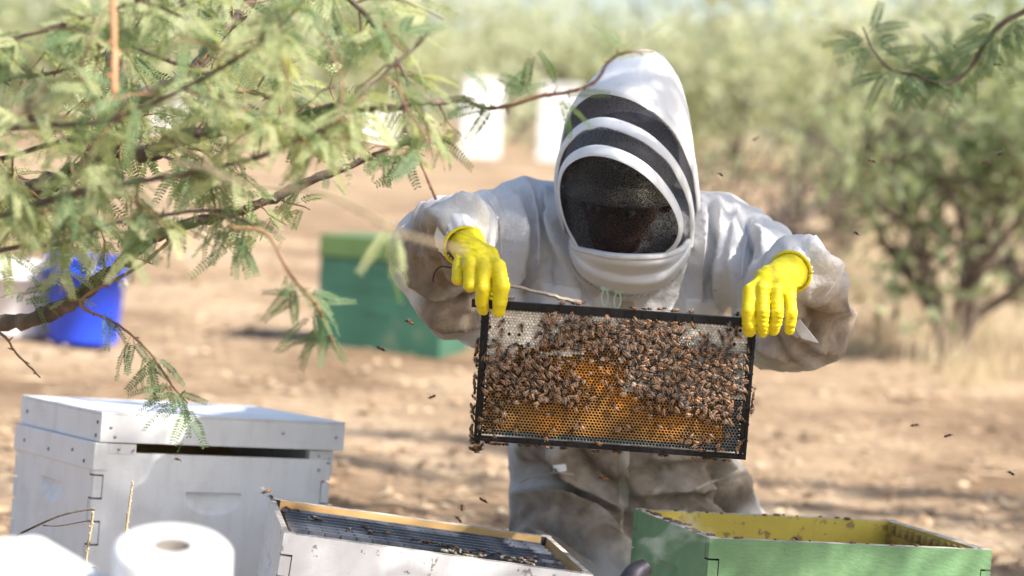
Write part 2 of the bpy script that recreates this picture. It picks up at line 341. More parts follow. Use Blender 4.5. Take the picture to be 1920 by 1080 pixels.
# signed-distance modelling: smooth union of tapered capsules, polygonised with surface nets
def capsules(P, prims, k):
    d = None
    for a, b_, ra, rb, *sc in prims:
        s_ = np.asarray(sc[0] if sc else (1, 1, 1), float); kk = sc[1] if len(sc) > 1 else k
        A = np.asarray(a, float); AB = (np.asarray(b_, float) - A) / s_
        q = (P - A) / s_; t = np.clip(q @ AB / max(AB @ AB, 1e-9), 0, 1)
        e = (np.linalg.norm(q - t[..., None] * AB, axis=-1) - (ra + (rb - ra) * t)) * s_.min()
        if d is None: d = e
        else:
            h = np.clip(0.5 + 0.5 * (d - e) / kk, 0, 1); d = d * (1 - h) + e * h - kk * h * (1 - h)
    return d
def surface_nets(fn, lo, hi, h):
    ax = [np.arange(l, u + h, h) for l, u in zip(lo, hi)]
    X = np.stack(np.meshgrid(*ax, indexing='ij'), -1); D = fn(X).astype(np.float32)
    n = np.array(D.shape); neg = D < 0; sh = tuple(n - 1)
    cnt = np.zeros(sh); acc = np.zeros(sh + (3,))
    def sub(a, o): return a[o[0]:o[0] + sh[0], o[1]:o[1] + sh[1], o[2]:o[2] + sh[2]]
    cs = [(x, y, z) for x in (0, 1) for y in (0, 1) for z in (0, 1)]
    for c0 in cs:
        for axi in range(3):
            if c0[axi]: continue
            c1 = list(c0); c1[axi] = 1
            d0, d1 = sub(D, c0), sub(D, c1); m_ = (d0 < 0) != (d1 < 0)
            t = np.where(m_, d0 / np.where(m_, d0 - d1, 1), 0)
            for q in range(3): acc[..., q] += m_ * (c0[q] + (t if q == axi else 0))
            cnt += m_
    act = cnt > 0; idx = -np.ones(sh, np.int64); idx[act] = np.arange(act.sum())
    ijk = np.argwhere(act); V = (ijk + acc[act] / cnt[act][:, None]) * h + np.asarray(lo)
    F = []
    for axi in range(3):
        u, v = [(1, 2), (2, 0), (0, 1)][axi]
        s0 = [slice(None)] * 3; s1 = [slice(None)] * 3
        s0[axi] = slice(0, -1); s1[axi] = slice(1, None)
        ch = neg[tuple(s0)] != neg[tuple(s1)]
        e = np.argwhere(ch); e = e[(e[:, u] > 0) & (e[:, v] > 0) & (e[:, u] < sh[u]) & (e[:, v] < sh[v])]
        if not len(e): continue
        def g(du, dv):
            k_ = e.copy(); k_[:, u] -= du; k_[:, v] -= dv; return idx[k_[:, 0], k_[:, 1], k_[:, 2]]
        q = np.stack([g(1, 1), g(0, 1), g(0, 0), g(1, 0)], 1)
        fl = ~neg[e[:, 0], e[:, 1], e[:, 2]]; q[fl] = q[fl][:, ::-1]; F.append(q)
    return V, np.concatenate(F)
def vert_normals(V, F):
    n = np.cross(V[F[:, 2]] - V[F[:, 0]], V[F[:, 3]] - V[F[:, 1]]); N = np.zeros_like(V)
    for k_ in range(4): np.add.at(N, F[:, k_], n)
    return N / (np.linalg.norm(N, axis=1)[:, None] + 1e-12)

# ------------------------------------------------------------------ ground
def gz(x, y):
    x = np.asarray(x, float); y = np.asarray(y, float)
    r = np.clip(y - 4.6, 0, 60); return 0.03 * (np.sqrt(r * r + 0.25) - 0.5)
def gnoise(x, y):
    P = np.stack([x, y, 0 * x], -1)
    return 0.02 * vnoise(P, 1.3, 3) + 0.012 * vnoise(P, 4.0, 4) + 0.006 * vnoise(P, 11, 5)
def lines(*segs):
    out = []
    for a, b_, n in segs: out += list(np.linspace(a, b_, n, endpoint=False))
    return np.array(out + [segs[-1][1]])
gx = lines((-400, -30, 14), (-30, -5, 30), (-5, 5, 150), (5, 30, 30), (30, 400, 14))
gy = lines((-60, 0, 10), (0, 3, 12), (3, 14, 170), (14, 50, 60), (50, 600, 24))
GX, GY = np.meshgrid(gx, gy, indexing='ij')
GZ = gz(GX, GY) + gnoise(GX, GY) * np.clip((GY - 4.75) / 0.6, 0.1, 1)
mb = MB(); mb.grid(np.stack([GX, GY, GZ], -1), flip=True)
g = mb.obj('ground', MAT['dirt'], smooth=True); tag(g, 'dry sunlit tan dirt ground strewn with litter', 'ground', kind='structure')

# ------------------------------------------------------------------ hive boxes
def board(L, H, T, hand=None, even=True, fingers=7, warp=0.0, seed=0, rabbet=0.0):
    """one box side: outer face y=0, inner face y=T, top z=0; finger tabs at both ends; D-shaped hand hold"""
    mb = MB(); xb = L / 2 - T; g = 0.0017
    if hand:
        cx, cz, w, h, dp = hand
        xs = sorted(set(np.round(np.concatenate([np.linspace(-xb, xb, 9), np.linspace(cx - w / 2 - 0.004, cx + w / 2 + 0.004, 37)]), 5)))
        zs = sorted(set(np.round(np.concatenate([np.linspace(-H, 0, 7), np.linspace(cz - h - 0.003, cz + 0.003, 19)]), 5)))
    else:
        xs = np.linspace(-xb, xb, 9); zs = np.linspace(-H, 0, 7)
    X, Z = np.meshgrid(np.array(xs), np.array(zs), indexing='ij'); Y = np.zeros_like(X)
    if hand:
        u = (X - cx) / (w / 2); lowz = cz - h * np.sqrt(np.clip(1 - u ** 2, 0, 1)) ** 0.7
        ins = (np.abs(u) < 1) & (Z < cz) & (Z > lowz)
        Y = np.where(ins, dp * np.clip((Z - lowz) / (h * 0.8), 0, 1) ** 0.8, 0)
    mb.grid(np.stack([X, Y, Z], -1), flip=True)
    zt = -rabbet
    V = [(-xb, T, -H), (xb, T, -H), (xb, T, zt), (-xb, T, zt)]
    mb.add(V, [(0, 3, 2, 1)][::1], mi=1)
    if rabbet:
        hw = T * 0.5
        mb.add([(-xb, 0, 0), (xb, 0, 0), (xb, hw, 0), (-xb, hw, 0)], [(0, 1, 2, 3)], mi=2)
        mb.add([(-xb, hw, 0), (xb, hw, 0), (xb, hw, zt), (-xb, hw, zt)], [(0, 1, 2, 3)], mi=1)
        mb.add([(-xb, hw, zt), (xb, hw, zt), (xb, T, zt), (-xb, T, zt)], [(0, 1, 2, 3)], mi=1)
    else:
        mb.add([(-xb, 0, 0), (xb, 0, 0), (xb, T, 0), (-xb, T, 0)], [(0, 1, 2, 3)], mi=2)
    mb.add([(-xb, 0, -H), (xb, 0, -H), (xb, T, -H), (-xb, T, -H)], [(0, 3, 2, 1)], mi=0)
    for sx in (-1, 1):
        mb.add([(sx * xb, 0, -H), (sx * xb, T, -H), (sx * xb, T, 0), (sx * xb, 0, 0)], [(0, 1, 2, 3)], mi=3)
        fh = H / fingers
        for i in range(fingers):
            if (i % 2 == 0) != even: continue
            z1 = -i * fh - (g if i else 0); z0 = -(i + 1) * fh + (g if i < fingers - 1 else 0)
            a, b_ = sorted((sx * xb, sx * (L / 2)))
            mb.box((a, 0, z0), (b_, T - g, z1), mi=0)
            if i == 0: mb.box((a, 0.001, -0.001), (b_, T - g, 0.0012), mi=2)
    return mb
def hive_box(root, L, W, H, T, mats, hand=True, z=0.0, rabbet=0.0, prefix=''):
    """four boards as parts; top rim at local z"""
    out = []
    for nm, ang, ln, off, even in (('front_board', 0, L, W / 2, True), ('back_board', math.pi, L, W / 2, True), ('side_board', -math.pi / 2, W, L / 2, False), ('side_board', math.pi / 2, W, L / 2, False)):
        hd = (0.0, -0.07 if H > 0.2 else -0.05, 0.115, 0.042, 0.013) if hand else None
        mb = board(ln, H, T, hd, even, 7 if H > 0.2 else 5, rabbet=rabbet if not even else 0)
        Rm = Matrix.Rotation(ang, 4, 'Z')
        o = mb.obj(nm, list(mats) + [MAT['soot']], root, smooth=False)
        o.matrix_local = Rm @ Matrix.Translation((0, -off, 0)) if True else Rm
        o.location.z = z
        out.append(o)
    return out
T = 0.019
def floor_board(root, L, W, z, mat):
    mb = MB(); mb.box((-L / 2, -W / 2 - 0.03, z - 0.02), (L / 2, W / 2, z - 0.0005))
    mb.obj('bottom_board', mat, root)
def stand(name, label, x, y, yaw, L, W, ztop, ztop2=None):
    st = thing(name, label, 'hive stand', (x, y, 0), (0, 0, yaw))
    for s_ in (-1, 1):
        zt = ztop if s_ < 0 else (ztop2 if ztop2 is not None else ztop)
        mb = MB(); mb.box((s_ * L * 0.36 - 0.045, -W * 0.45, -0.05), (s_ * L * 0.36 + 0.045, W * 0.45, zt)); mb.obj('rail', MAT['worn_edge'], st)
    return st

# open white hive in the middle
OH = thing('open_hive', 'open white hive box packed with black frames below the held comb', 'hive box',
           (-0.1195, 4.064, 0.97 - 0.6606), (rad(-0.85), rad(5.48), rad(9.04)))
hive_box(OH, 0.508, 0.413, 0.244, T, [MAT['scuffed_white'], MAT['raw_wood'], MAT['worn_edge']], rabbet=0.016)
floor_board(OH, 0.508, 0.413, -0.244, MAT['scuffed_white'])
stand('hive_stand', 'low timber rails under the open white hive', -0.1195, 4.064, rad(9), 0.508, 0.413, 0.055, 0.022)

# green empty box on the right
GB = thing('green_hive_box', 'empty green hive box with yellow inside beside the kneeling beekeeper', 'hive box',
           (0.5456, 4.2154, 0.97 - 0.6297), (rad(-2.4), rad(0.94), rad(14.67)))
hive_box(GB, 0.508, 0.413, 0.244, T, [MAT['green_paint'], MAT['yellow_in'], MAT['worn_edge']])
mb = MB()
for i in range(13):
    y0 = -0.17 + i * 0.0265; mb.box((0.228, y0, -0.02), (0.2355, y0 + 0.013 + random.uniform(-.002, .003), -0.004 - random.uniform(0, .003)))
mb.box((0.229, -0.18, -0.06), (0.2352, 0.18, -0.022))
mb.obj('frame_rest', MAT['propolis_wood'], GB)
mb = MB()
for i in range(46):
    t = random.random(); e = random.choice('LLLFB')
    if e == 'L': c = (-0.254 + random.uniform(0.002, T), -0.2 + 0.4 * t)
    elif e == 'F': c = (-0.25 + 0.5 * t, -0.2065 + random.uniform(0.002, T))
    else: c = (-0.25 + 0.5 * t, 0.2065 - random.uniform(0.002, T))
    r = random.uniform(0.0015, 0.004)
    mb.ellipsoid((c[0], c[1], 0.001), (r * random.uniform(1, 2.5), r * random.uniform(1, 2.5), r * 0.9), 6, 4)
mb.obj('propolis_crumbs', simple('brown_propolis', [(0.3, (0.07, 0.03, 0.015)), (0.7, (0.2, 0.1, 0.05))], 80, 0.5, 0), GB, True)['kind'] = 'stuff'
floor_board(GB, 0.508, 0.413, -0.244, MAT['green_paint'])
stand('hive_stand', 'low timber rails under the empty green hive box', 0.5456, 4.2154, rad(14.67), 0.508, 0.413, 0.068)

# closed white hive on the left: lid, rim with slot, body
LH = thing('closed_hive', 'closed white hive with thick lid and dark slot under it', 'hive box',
           (-0.6314, 4.7336, 0.97 - 0.5515), (rad(-2.6), rad(2.4), rad(31.98)))
mb = MB(); lx, ly = 0.254, 0.2065
mb.box((-lx, -ly, -0.004), (lx, ly, 0.0)); mb.obj('lid_panel', MAT['white_paint'], LH)
for nm, lo, hi in (('lid_rim', (-lx, -ly, -0.056), (lx, -ly + T, -0.0045)), ('lid_rim', (-lx, ly - T, -0.056), (lx, ly, -0.0045)),
                   ('lid_rim', (-lx + 0.0003, -ly + T + .0005, -0.0565), (-lx + T, ly - T - .0005, -0.0045)), ('lid_rim', (lx - T, -ly + T + .0005, -0.0565), (lx - .0003, ly - T - .0005, -0.0045))):
    mb = MB(); mb.box(lo, hi); o = mb.obj(nm, MAT['white_paint'], LH)
    bv = o.modifiers.new('bevel', 'BEVEL'); bv.width = 0.0015; bv.segments = 2
ex = 0.003
for nm, lo, hi in (('spacer_rail', (-lx - 0.009, -ly + 0.001, -0.108), (-lx + T, ly, -0.0575)), ('spacer_rail', (lx - 0.07, ly - T, -0.104), (lx - 0.02, ly, -0.0575)),
                   ('spacer_rail', (-lx + T + .001, ly - T, -0.104), (lx - 0.071, ly, -0.0575)), ('spacer_rail', (lx - 0.055, -ly + 0.03, -0.104), (lx - 0.036, ly - T - .001, -0.0575)),
                   ('spacer_block', (-lx + T + 0.0005, -ly + 0.003, -0.078), (-lx + 0.075, -ly + 0.022, -0.0575)), ('spacer_block', (lx - 0.07, -ly + 0.006, -0.104), (lx - 0.018, -ly + 0.026, -0.0575))):
    mb = MB(); mb.box(lo, hi); o = mb.obj(nm, MAT['white_paint'] if nm == 'spacer_rail' else MAT['scuffed_white'], LH)
    bv = o.modifiers.new('bevel', 'BEVEL'); bv.width = 0.0015; bv.segments = 2
for x_, z_ in ((-.235, -.028), (-.225, -.045), (.235, -.03), (-.05, -.03), (.12, -.026), (-.215, -.068), (.225, -.08), (.205, -.095)):
    mb = MB(); mb.lathe([(0.0001, -.0012), (.0034, -.0010), (.0036, .001)], 10, M=Matrix.Translation((x_, -ly + (0 if z_ > -.056 else .004), z_)) @ Matrix.Rotation(rad(-90), 4, 'X')); mb.obj('nail_head', MAT['steel'], LH, True)
for y_, z_ in ((-.19, -.02), (-.185, -.045), (.17, -.03), (.02, -.09), (-.1, -.08), (-.16, -.095), (.15, -.085)):
    mb = MB(); mb.lathe([(0.0001, -.0012), (.0034, -.0010), (.0036, .001)], 10, M=Matrix.Translation((-lx - (0 if z_ > -.056 else .009), y_, z_)) @ Matrix.Rotation(rad(90), 4, 'Y')); mb.obj('nail_head', MAT['soot'], LH, True)
body = hive_box(LH, 0.49, 0.405, 0.30, T, [MAT['white_paint'], MAT['raw_wood'], MAT['worn_edge']], z=-0.0745)
for o in body: o.location.x -= 0.014
floor_board(LH, 0.49, 0.405, -0.375, MAT['white_paint'])
stand('hive_stand', 'low timber rails under the closed white hive', -0.64, 4.73, rad(32), 0.508, 0.413, 0.012)

# ------------------------------------------------------------------ bee frames
def comb_mesh(name, W, H, colour_fn, cell=0.0054, depth=0.0065):
    """hexagonal cells built one by one; face towards -y, colour per cell"""
    r = cell / math.sqrt(3); dz = 1.5 * r; V = []; F3 = []; F4 = []; C = []; n = 0
    ang = np.arange(6) * math.pi / 3 + math.pi / 6
    hx = np.stack([np.cos(ang), np.zeros(6), np.sin(ang)], 1)
    rows = int(H / dz); cols = int(W / cell)
    for i in range(rows):
        for j in range(cols):
            cx = -W / 2 + (j + 0.5 + 0.5 * (i % 2)) * cell; cz = H / 2 - (i + 0.6) * dz
            if cx > W / 2: continue
            kind, rim, wall, base, lift = colour_fn(cx / W + 0.5, 0.5 - cz / H)
            c = np.array([cx, 0, cz]); jit = rng.uniform(-1, 1) * 0.0003
            o = c + hx * r; o[:, 1] -= lift + jit
            if kind == 'cap':
                ins = c + hx * r * 0.72; ins[:, 1] -= lift + 0.0006 + rng.uniform(-.0005, .0005); top = c[None].copy(); top[0, 1] -= lift + 0.0011 + rng.uniform(-.0008, .0008)
                V += [o, ins, top]; t_ = 0.75 + 0.35 * rng.random()
                C += [np.tile(np.array(wall) * t_, (6, 1)), np.tile(np.array(rim) * t_, (6, 1)), np.array([rim]) * t_]
                for q in range(6):
                    F4.append((n + q, n + (q + 1) % 6, n + 6 + (q + 1) % 6, n + 6 + q)); F3.append((n + 6 + q, n + 6 + (q + 1) % 6, n + 12))
                n += 13
            else:
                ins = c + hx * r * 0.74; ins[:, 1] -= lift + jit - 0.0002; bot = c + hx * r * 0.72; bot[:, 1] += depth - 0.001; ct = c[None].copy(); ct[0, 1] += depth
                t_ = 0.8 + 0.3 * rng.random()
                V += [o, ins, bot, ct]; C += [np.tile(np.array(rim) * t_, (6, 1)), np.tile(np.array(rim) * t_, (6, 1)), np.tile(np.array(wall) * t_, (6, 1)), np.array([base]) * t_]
                for q in range(6):
                    p = (q + 1) % 6
                    F4.append((n + q, n + p, n + 6 + p, n + 6 + q)); F4.append((n + 6 + q, n + 6 + p, n + 12 + p, n + 12 + q)); F3.append((n + 12 + q, n + 12 + p, n + 18))
                n += 19
    me = bpy.data.meshes.new(name); me.from_pydata(np.concatenate(V).tolist(), [], F4 + F3); me.materials.append(MAT['comb'])
    ca = me.color_attributes.new('Col', 'FLOAT_COLOR', 'POINT'); C = np.concatenate(C)
    ca.data.foreach_set('color', np.concatenate([C, np.ones((len(C), 1))], 1).ravel()); me.update()
    return me
def n2(s_, t_, f, seed): return float(vnoise(np.array([s_ * 1.93, t_, 0.0]), f, seed))
def held_colours(s_, t_):
    w = 0.05 * n2(s_, t_, 9, 1) + 0.03 * n2(s_, t_, 23, 2)
    capL = (t_ < 0.30 - 0.75 * max(0, s_ - 0.20) + w and s_ < 0.42) or (s_ < 0.12 and t_ < 0.42 + w)
    capT = t_ < 0.13 + w * 0.7
    mid = abs((s_ - 0.36) * 0.5 + t_ - 0.26) < 0.035 + w * 0.5 and 0.2 < s_ < 0.6
    capR = s_ > 0.53 + w and t_ < 0.66 - 0.4 * abs(s_ - 0.78) + w
    if (capL or capT or mid or capR) and n2(s_, t_, 40, 5) < 0.62:
        grey = 0.5 + 0.5 * n2(s_, t_, 14, 6)
        if capR and s_ > 0.55 and t_ > 0.14: c = np.array([0.50, 0.49, 0.43]) * (0.7 + 0.4 * grey)
        else: c = np.array([0.80, 0.75, 0.66]) * (0.85 + 0.2 * grey)
        return 'cap', c, c * 0.62, c, 0.002 + 0.001 * grey
    if t_ > 0.95 + 0.02 * n2(s_, t_, 12, 8) or s_ > 0.965 or (s_ > 0.93 and t_ > 0.72):
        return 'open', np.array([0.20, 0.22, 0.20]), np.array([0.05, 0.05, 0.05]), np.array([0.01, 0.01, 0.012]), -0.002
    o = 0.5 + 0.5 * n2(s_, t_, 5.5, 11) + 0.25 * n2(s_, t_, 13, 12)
    band = math.exp(-((s_ - 0.45) / 0.2) ** 2 - ((t_ - 0.5) / 0.22) ** 2) + 0.5 * math.exp(-((s_ - 0.8) / 0.2) ** 2 - ((t_ - 0.80) / 0.08) ** 2) + 0.5 * math.exp(-((s_ - 0.28) / 0.12) ** 2 - ((t_ - 0.82) / 0.1) ** 2)  # orange wax and pollen, with the glow through the comb painted in
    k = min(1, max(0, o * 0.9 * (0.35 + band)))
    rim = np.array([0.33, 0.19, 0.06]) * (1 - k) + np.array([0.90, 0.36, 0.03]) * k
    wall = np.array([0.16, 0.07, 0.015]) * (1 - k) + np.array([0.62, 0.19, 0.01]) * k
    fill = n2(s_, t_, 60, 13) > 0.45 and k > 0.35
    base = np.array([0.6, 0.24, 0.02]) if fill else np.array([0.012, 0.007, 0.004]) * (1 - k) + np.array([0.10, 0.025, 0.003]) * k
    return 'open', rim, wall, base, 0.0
def plain_colours(s_, t_):
    w = n2(s_, t_, 9, 21)
    c = np.array([0.72, 0.68, 0.56]) * (0.85 + 0.15 * w)
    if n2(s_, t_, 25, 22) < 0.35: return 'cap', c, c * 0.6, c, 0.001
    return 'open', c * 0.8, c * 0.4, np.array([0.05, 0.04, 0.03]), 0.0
def frame_bars(root, L=0.448, H=0.232, ear=0.017, depth=0.024, pm='black_plastic'):
    d = depth / 2; specs = []
    mb = MB(); mb.box((-L / 2 - ear, -d * 1.1, H / 2 - 0.010), (L / 2 + ear, d * 1.1, H / 2)); mb.box((-L / 2 - ear, -d * 1.1, H / 2), (L / 2 + ear, -d * 0.8, H / 2 + 0.003))
    for i in range(16):
        x = -L / 2 + 0.02 + i * (L - 0.04) / 15; mb.box((x - .002, -d * 1.1 - 0.0016, H / 2 - 0.0095), (x + .002, -d * 1.1, H / 2 + 0.0028))
    mb.obj('top_bar', MAT[pm], root)
    for s_ in (-1, 1):
        mb = MB(); x = s_ * L / 2
        a, b_ = sorted((x, x - s_ * 0.005)); mb.box((a, -d, -H / 2 + 0.0085), (b_, d, H / 2 - 0.0105))
        a, b_ = sorted((x - s_ * 0.006, x - s_ * 0.012)); mb.box((a, -d * 0.9, -H / 2 + 0.0085), (b_, d * 0.9, H / 2 - 0.0105))
        for i in range(7):
            z = -H / 2 + 0.03 + i * 0.028; a, b_ = sorted((x + s_ * 0.0008, x - s_ * 0.013)); mb.box((a, -d - 0.0012, z), (b_, -d + 0.002, z + 0.003))
        mb.obj('side_bar', MAT['black_plastic'], root)
    mb = MB(); mb.box((-L / 2, -d, -H / 2), (L / 2, d, -H / 2 + 0.004)); mb.box((-L / 2, -d * 0.95, -H / 2 + 0.0045), (L / 2, -d * 0.7, -H / 2 + 0.009))
    for i in range(22):
        x = -L / 2 + 0.01 + i * (L - 0.02) / 21; mb.box((x - .0015, -d - 0.0012, -H / 2 + .0005), (x + .0015, -d + 0.003, -H / 2 + 0.0085))
    mb.obj('bottom_bar', MAT['black_plastic'], root)
FR_LOC = np.array([0.1775, 3.951, 0.97 - 0.3656]); FR_ROT = Euler((rad(6.0), rad(0.08), rad(-2.0)))
HF = thing('held_comb_frame', 'black plastic frame of honeycomb covered in bees, held in yellow gloves', 'comb frame', FR_LOC, FR_ROT)
frame_bars(HF)
CW, CH = 0.424, 0.212
co = link('comb', comb_mesh('comb', CW, CH, held_colours), HF, (0, -0.006, -0.001)); tag(co, kind='stuff')
cb = link('comb', co.data, HF, (0, 0.006, -0.001), (0, 0, math.pi)); tag(cb, kind='stuff')
FRM = Matrix.LocRotScale(Vector(FR_LOC), FR_ROT, None)

# frames standing in the open hive (far to near)
cm = comb_mesh('hive_comb', 0.42, 0.205, plain_colours, cell=0.0075)
first = None
for i in range(8):
    y = 0.172 - i * 0.0335
    order = ['against the back wall', 'second from the back wall', 'third from the back wall', 'fourth from the back wall', 'fourth from the front gap', 'third from the front gap', 'second from the front gap', 'showing its comb at the front gap'][i]
    f = thing('hive_comb', 'black frame in the open white hive, ' + order, 'comb frame', group='frames standing in the open hive')
    f.location = Vector((-0.1195, 4.064, 0.97 - 0.6606)); f.rotation_euler = (rad(-0.85), rad(5.48), rad(9.04))
    f.matrix_world = Matrix.LocRotScale(Vector((-0.1195, 4.064, 0.3094)), Euler((rad(-0.85), rad(5.48), rad(9.04))), None) @ Matrix.Translation((random.uniform(-.001, .001), y, -0.1275))
    if first is None: first = f; frame_bars(f, 0.44, 0.232, 0.012, 0.021, 'sky_sheen_plastic'); c_ = link('comb', cm, f, (0, -0.008, -0.003)); tag(c_, kind='stuff')
    else:
        for ch in first.children:
            c_ = ch.copy(); col.objects.link(c_); c_.parent = f
OHM = Matrix.LocRotScale(Vector((-0.1195, 4.064, 0.3094)), Euler((rad(-0.85), rad(5.48), rad(9.04))), None)
def burr(x, y, w, label):
    prims = []
    for k in range(int(w / 0.0035)):
        p = np.array([x + k * 0.0035, y + random.uniform(-.010, .010), -0.0095 + random.uniform(-.002, .003)]); q = p + np.array([random.uniform(-.006, .006), random.uniform(-.006, .006), random.uniform(-.001, .003)])
        prims.append((p, q, random.uniform(.0015, .0032), random.uniform(.001, .0026)))
    a_ = np.array([p for q in prims for p in q[:2]]); v, f = surface_nets(lambda P: capsules(P, prims, 0.0015), a_.min(0) - .01, a_.max(0) + .01, 0.0016)
    v = v + 0.0007 * np.stack([vnoise(v, 350, k) for k in (1, 2, 3)], 1); mb = MB(); mb.add(v, f.tolist())
    o = mb.obj('burr_comb', MAT['burr'], smooth=True); o.matrix_world = OHM; tag(o, label, 'burr comb', 'pale burr comb in the open hive')
burr(0.02, -0.10, 0.075, 'pale lump of burr comb bridging the frame tops'); burr(0.12, -0.085, 0.06, 'second pale lump of burr comb nearer the wooden end')
burr(-0.19, 0.09, 0.018, 'small white streak of wax near the far corner of the frames')

# ------------------------------------------------------------------ the beekeeper
PERS = thing('person', 'person kneeling in white bee suit, veiled hood and yellow gloves, lifting a comb frame', 'person', (0.25, 4.75, 0.0))
def under(o, p):
    o.parent = p; o.matrix_parent_inverse = Matrix.Translation(-Vector(p.location)); return o
W3 = lambda x, y, z: np.array([x, y, z], float)
body_prims = [
    (W3(0.245, 4.74, 0.30), W3(0.230, 4.66, 0.47), 0.188, 0.190, (1, 0.8, 1)),
    (W3(0.225, 4.66, 0.47), S(1168, 548, 4.55), 0.195, 0.185, (1, 0.72, 1)),
    (S(1010, 432, 4.55), S(1330, 452, 4.55), 0.072, 0.072),
    (S(1100, 440, 4.50), S(1235, 450, 4.50), 0.085, 0.085),
    # sleeves
    (S(960, 440, 4.54), S(826, 476, 4.34), 0.080, 0.076, (1, 1, 1), 0.05),
    (S(826, 476, 4.34), S(868, 430, 4.06), 0.076, 0.043, (1, 1, 1), 0.03),
    (S(845, 545, 4.27), S(905, 590, 4.42), 0.042, 0.055, (1, 1, 1), 0.09),
    (S(1365, 462, 4.54), S(1492, 555, 4.33), 0.080, 0.074, (1, 1, 1), 0.05),
    (S(1492, 555, 4.33), S(1494, 507, 4.06), 0.072, 0.042, (1, 1, 1), 0.03),
    (S(1492, 610, 4.25), S(1440, 628, 4.40), 0.062, 0.052, (1, 1, 1), 0.07),
    # legs: kneeling, sitting back on the heels
    (W3(0.165, 4.76, 0.31), W3(0.14, 4.47, 0.15), 0.122, 0.10),
    (W3(0.34, 4.78, 0.31), W3(0.49, 4.60, 0.14), 0.135, 0.105),
    (W3(0.14, 4.47, 0.12), W3(0.15, 5.00, 0.09), 0.085, 0.065),
    (W3(0.49, 4.60, 0.12), W3(0.36, 5.06, 0.09), 0.085, 0.065),
]
V, F = surface_nets(lambda P: capsules(P, body_prims, 0.055), (-0.30, 3.95, -0.02), (0.72, 5.18, 1.02), 0.006)
N = vert_normals(V, F)
px = proj(V); front = np.clip(-(N @ Fw) * 2.2, 0, 1)
disp = np.zeros(len(V))
def seg_dist(p, poly):
    poly = catmull(poly, 6) if len(poly) > 2 else np.asarray(poly, float); best = np.full(len(p), 1e9); tt = np.zeros(len(p)); k = len(poly) - 1
    for i in range(k):
        a, b_ = poly[i], poly[i + 1]; ab = b_ - a; t = np.clip(((p - a) @ ab) / (ab @ ab + 1e-9), 0, 1)
        d = np.linalg.norm(p - a - t[:, None] * ab, axis=1); m_ = d < best; best[m_] = d[m_]; tt[m_] = (i + t[m_]) / k
    return best, tt
def fold(poly, w, amp):
    global disp
    d, t = seg_dist(px, poly)
    disp = disp + front * amp * np.clip(1 - d / (w * 1.9), 0, 1) ** 1.7 * np.sin(np.clip(t * 0.9 + 0.08, 0, 1) * math.pi) ** 0.5
for poly, w, amp in [
    # chest drapes, viewer's left
    ([(985, 352), (1003, 430), (990, 540)], 11, .013), ([(945, 362), (968, 440), (962, 530)], 11, .013), ([(1030, 372), (1050, 450), (1082, 530)], 10, .013),
    ([(968, 380), (985, 460), (975, 560)], 8, -.012), ([(925, 400), (948, 470), (948, 580)], 12, -.018), ([(1012, 380), (1028, 450), (1036, 540)], 8, -.010),
    ([(900, 372), (930, 400), (945, 450)], 9, .010), ([(1060, 420), (1072, 500), (1110, 570)], 8, -.009),
    # viewer's right
    ([(1305, 385), (1318, 470), (1300, 570)], 11, .013), ([(1345, 390), (1362, 470), (1350, 580)], 12, .014), ([(1325, 390), (1340, 470), (1322, 560)], 8, -.010),
    ([(1400, 410), (1398, 480), (1385, 600)], 11, -.022), ([(1380, 395), (1384, 470), (1372, 580)], 9, .010), ([(1410, 430), (1440, 470), (1450, 540)], 9, .009),
    ([(1290, 400), (1292, 480), (1275, 560)], 8, -.009), ([(1420, 415), (1460, 450), (1510, 470)], 8, -.008),
    # left sleeve
    ([(775, 420), (820, 470), (840, 520)], 10, -.014), ([(755, 470), (800, 520), (850, 545)], 9, .013), ([(790, 395), (840, 420), (860, 470)], 9, .012),
    ([(770, 545), (830, 560), (890, 555)], 8, -.013), ([(795, 575), (850, 590), (905, 600)], 8, .012), ([(750, 500), (790, 545), (820, 580)], 7, -.009), ([(900, 385), (920, 420), (925, 470)], 7, -.012),
    ([(850, 380), (885, 395), (905, 420)], 7, .009),
    # right sleeve
    ([(1512, 478), (1548, 520), (1540, 590)], 10, .014), ([(1530, 470), (1572, 530), (1565, 600)], 8, -.011), ([(1500, 560), (1530, 600), (1500, 650)], 10, -.015),
    ([(1480, 600), (1520, 640), (1560, 640)], 9, .012), ([(1540, 560), (1575, 590), (1580, 630)], 8, .010), ([(1440, 600), (1470, 650), (1500, 680)], 8, -.011), ([(1460, 460), (1500, 462), (1540, 490)], 7, .009),
    ([(1560, 600), (1540, 640), (1500, 665)], 7, -.009), ([(1425, 610), (1450, 640), (1485, 670)], 7, .009),
    # trousers
    ([(1040, 835), (1085, 890), (1150, 945)], 14, .022), ([(1075, 835), (1125, 890), (1195, 935)], 12, -.016), ([(1000, 870), (1050, 885), (1090, 930)], 10, -.013),
    ([(985, 930), (1060, 940), (1150, 1010)], 13, .018), ([(990, 985), (1060, 1000), (1140, 1070)], 12, -.017), ([(980, 1010), (1040, 1030), (1100, 1080)], 11, .014),
    ([(1190, 915), (1260, 905), (1340, 915)], 11, .013), ([(1190, 885), (1260, 880), (1330, 868)], 10, -.014), ([(1210, 850), (1280, 850), (1340, 840)], 10, .013),
    ([(1345, 850), (1370, 900), (1400, 960)], 10, .014), ([(1330, 880), (1352, 930), (1370, 970)], 8, -.013), ([(1240, 940), (1310, 930), (1370, 950)], 9, -.010), ([(1160, 850), (1170, 930), (1168, 1010)], 6, -.009),
    ([(1100, 1000), (1150, 1030), (1180, 1075)], 10, .012), ([(1375, 860), (1400, 910), (1425, 960)], 8, -.010),
]: fold(poly, w * 1.1, amp * 2.3)
rdg = lambda n: 1 - 2 * np.abs(n)
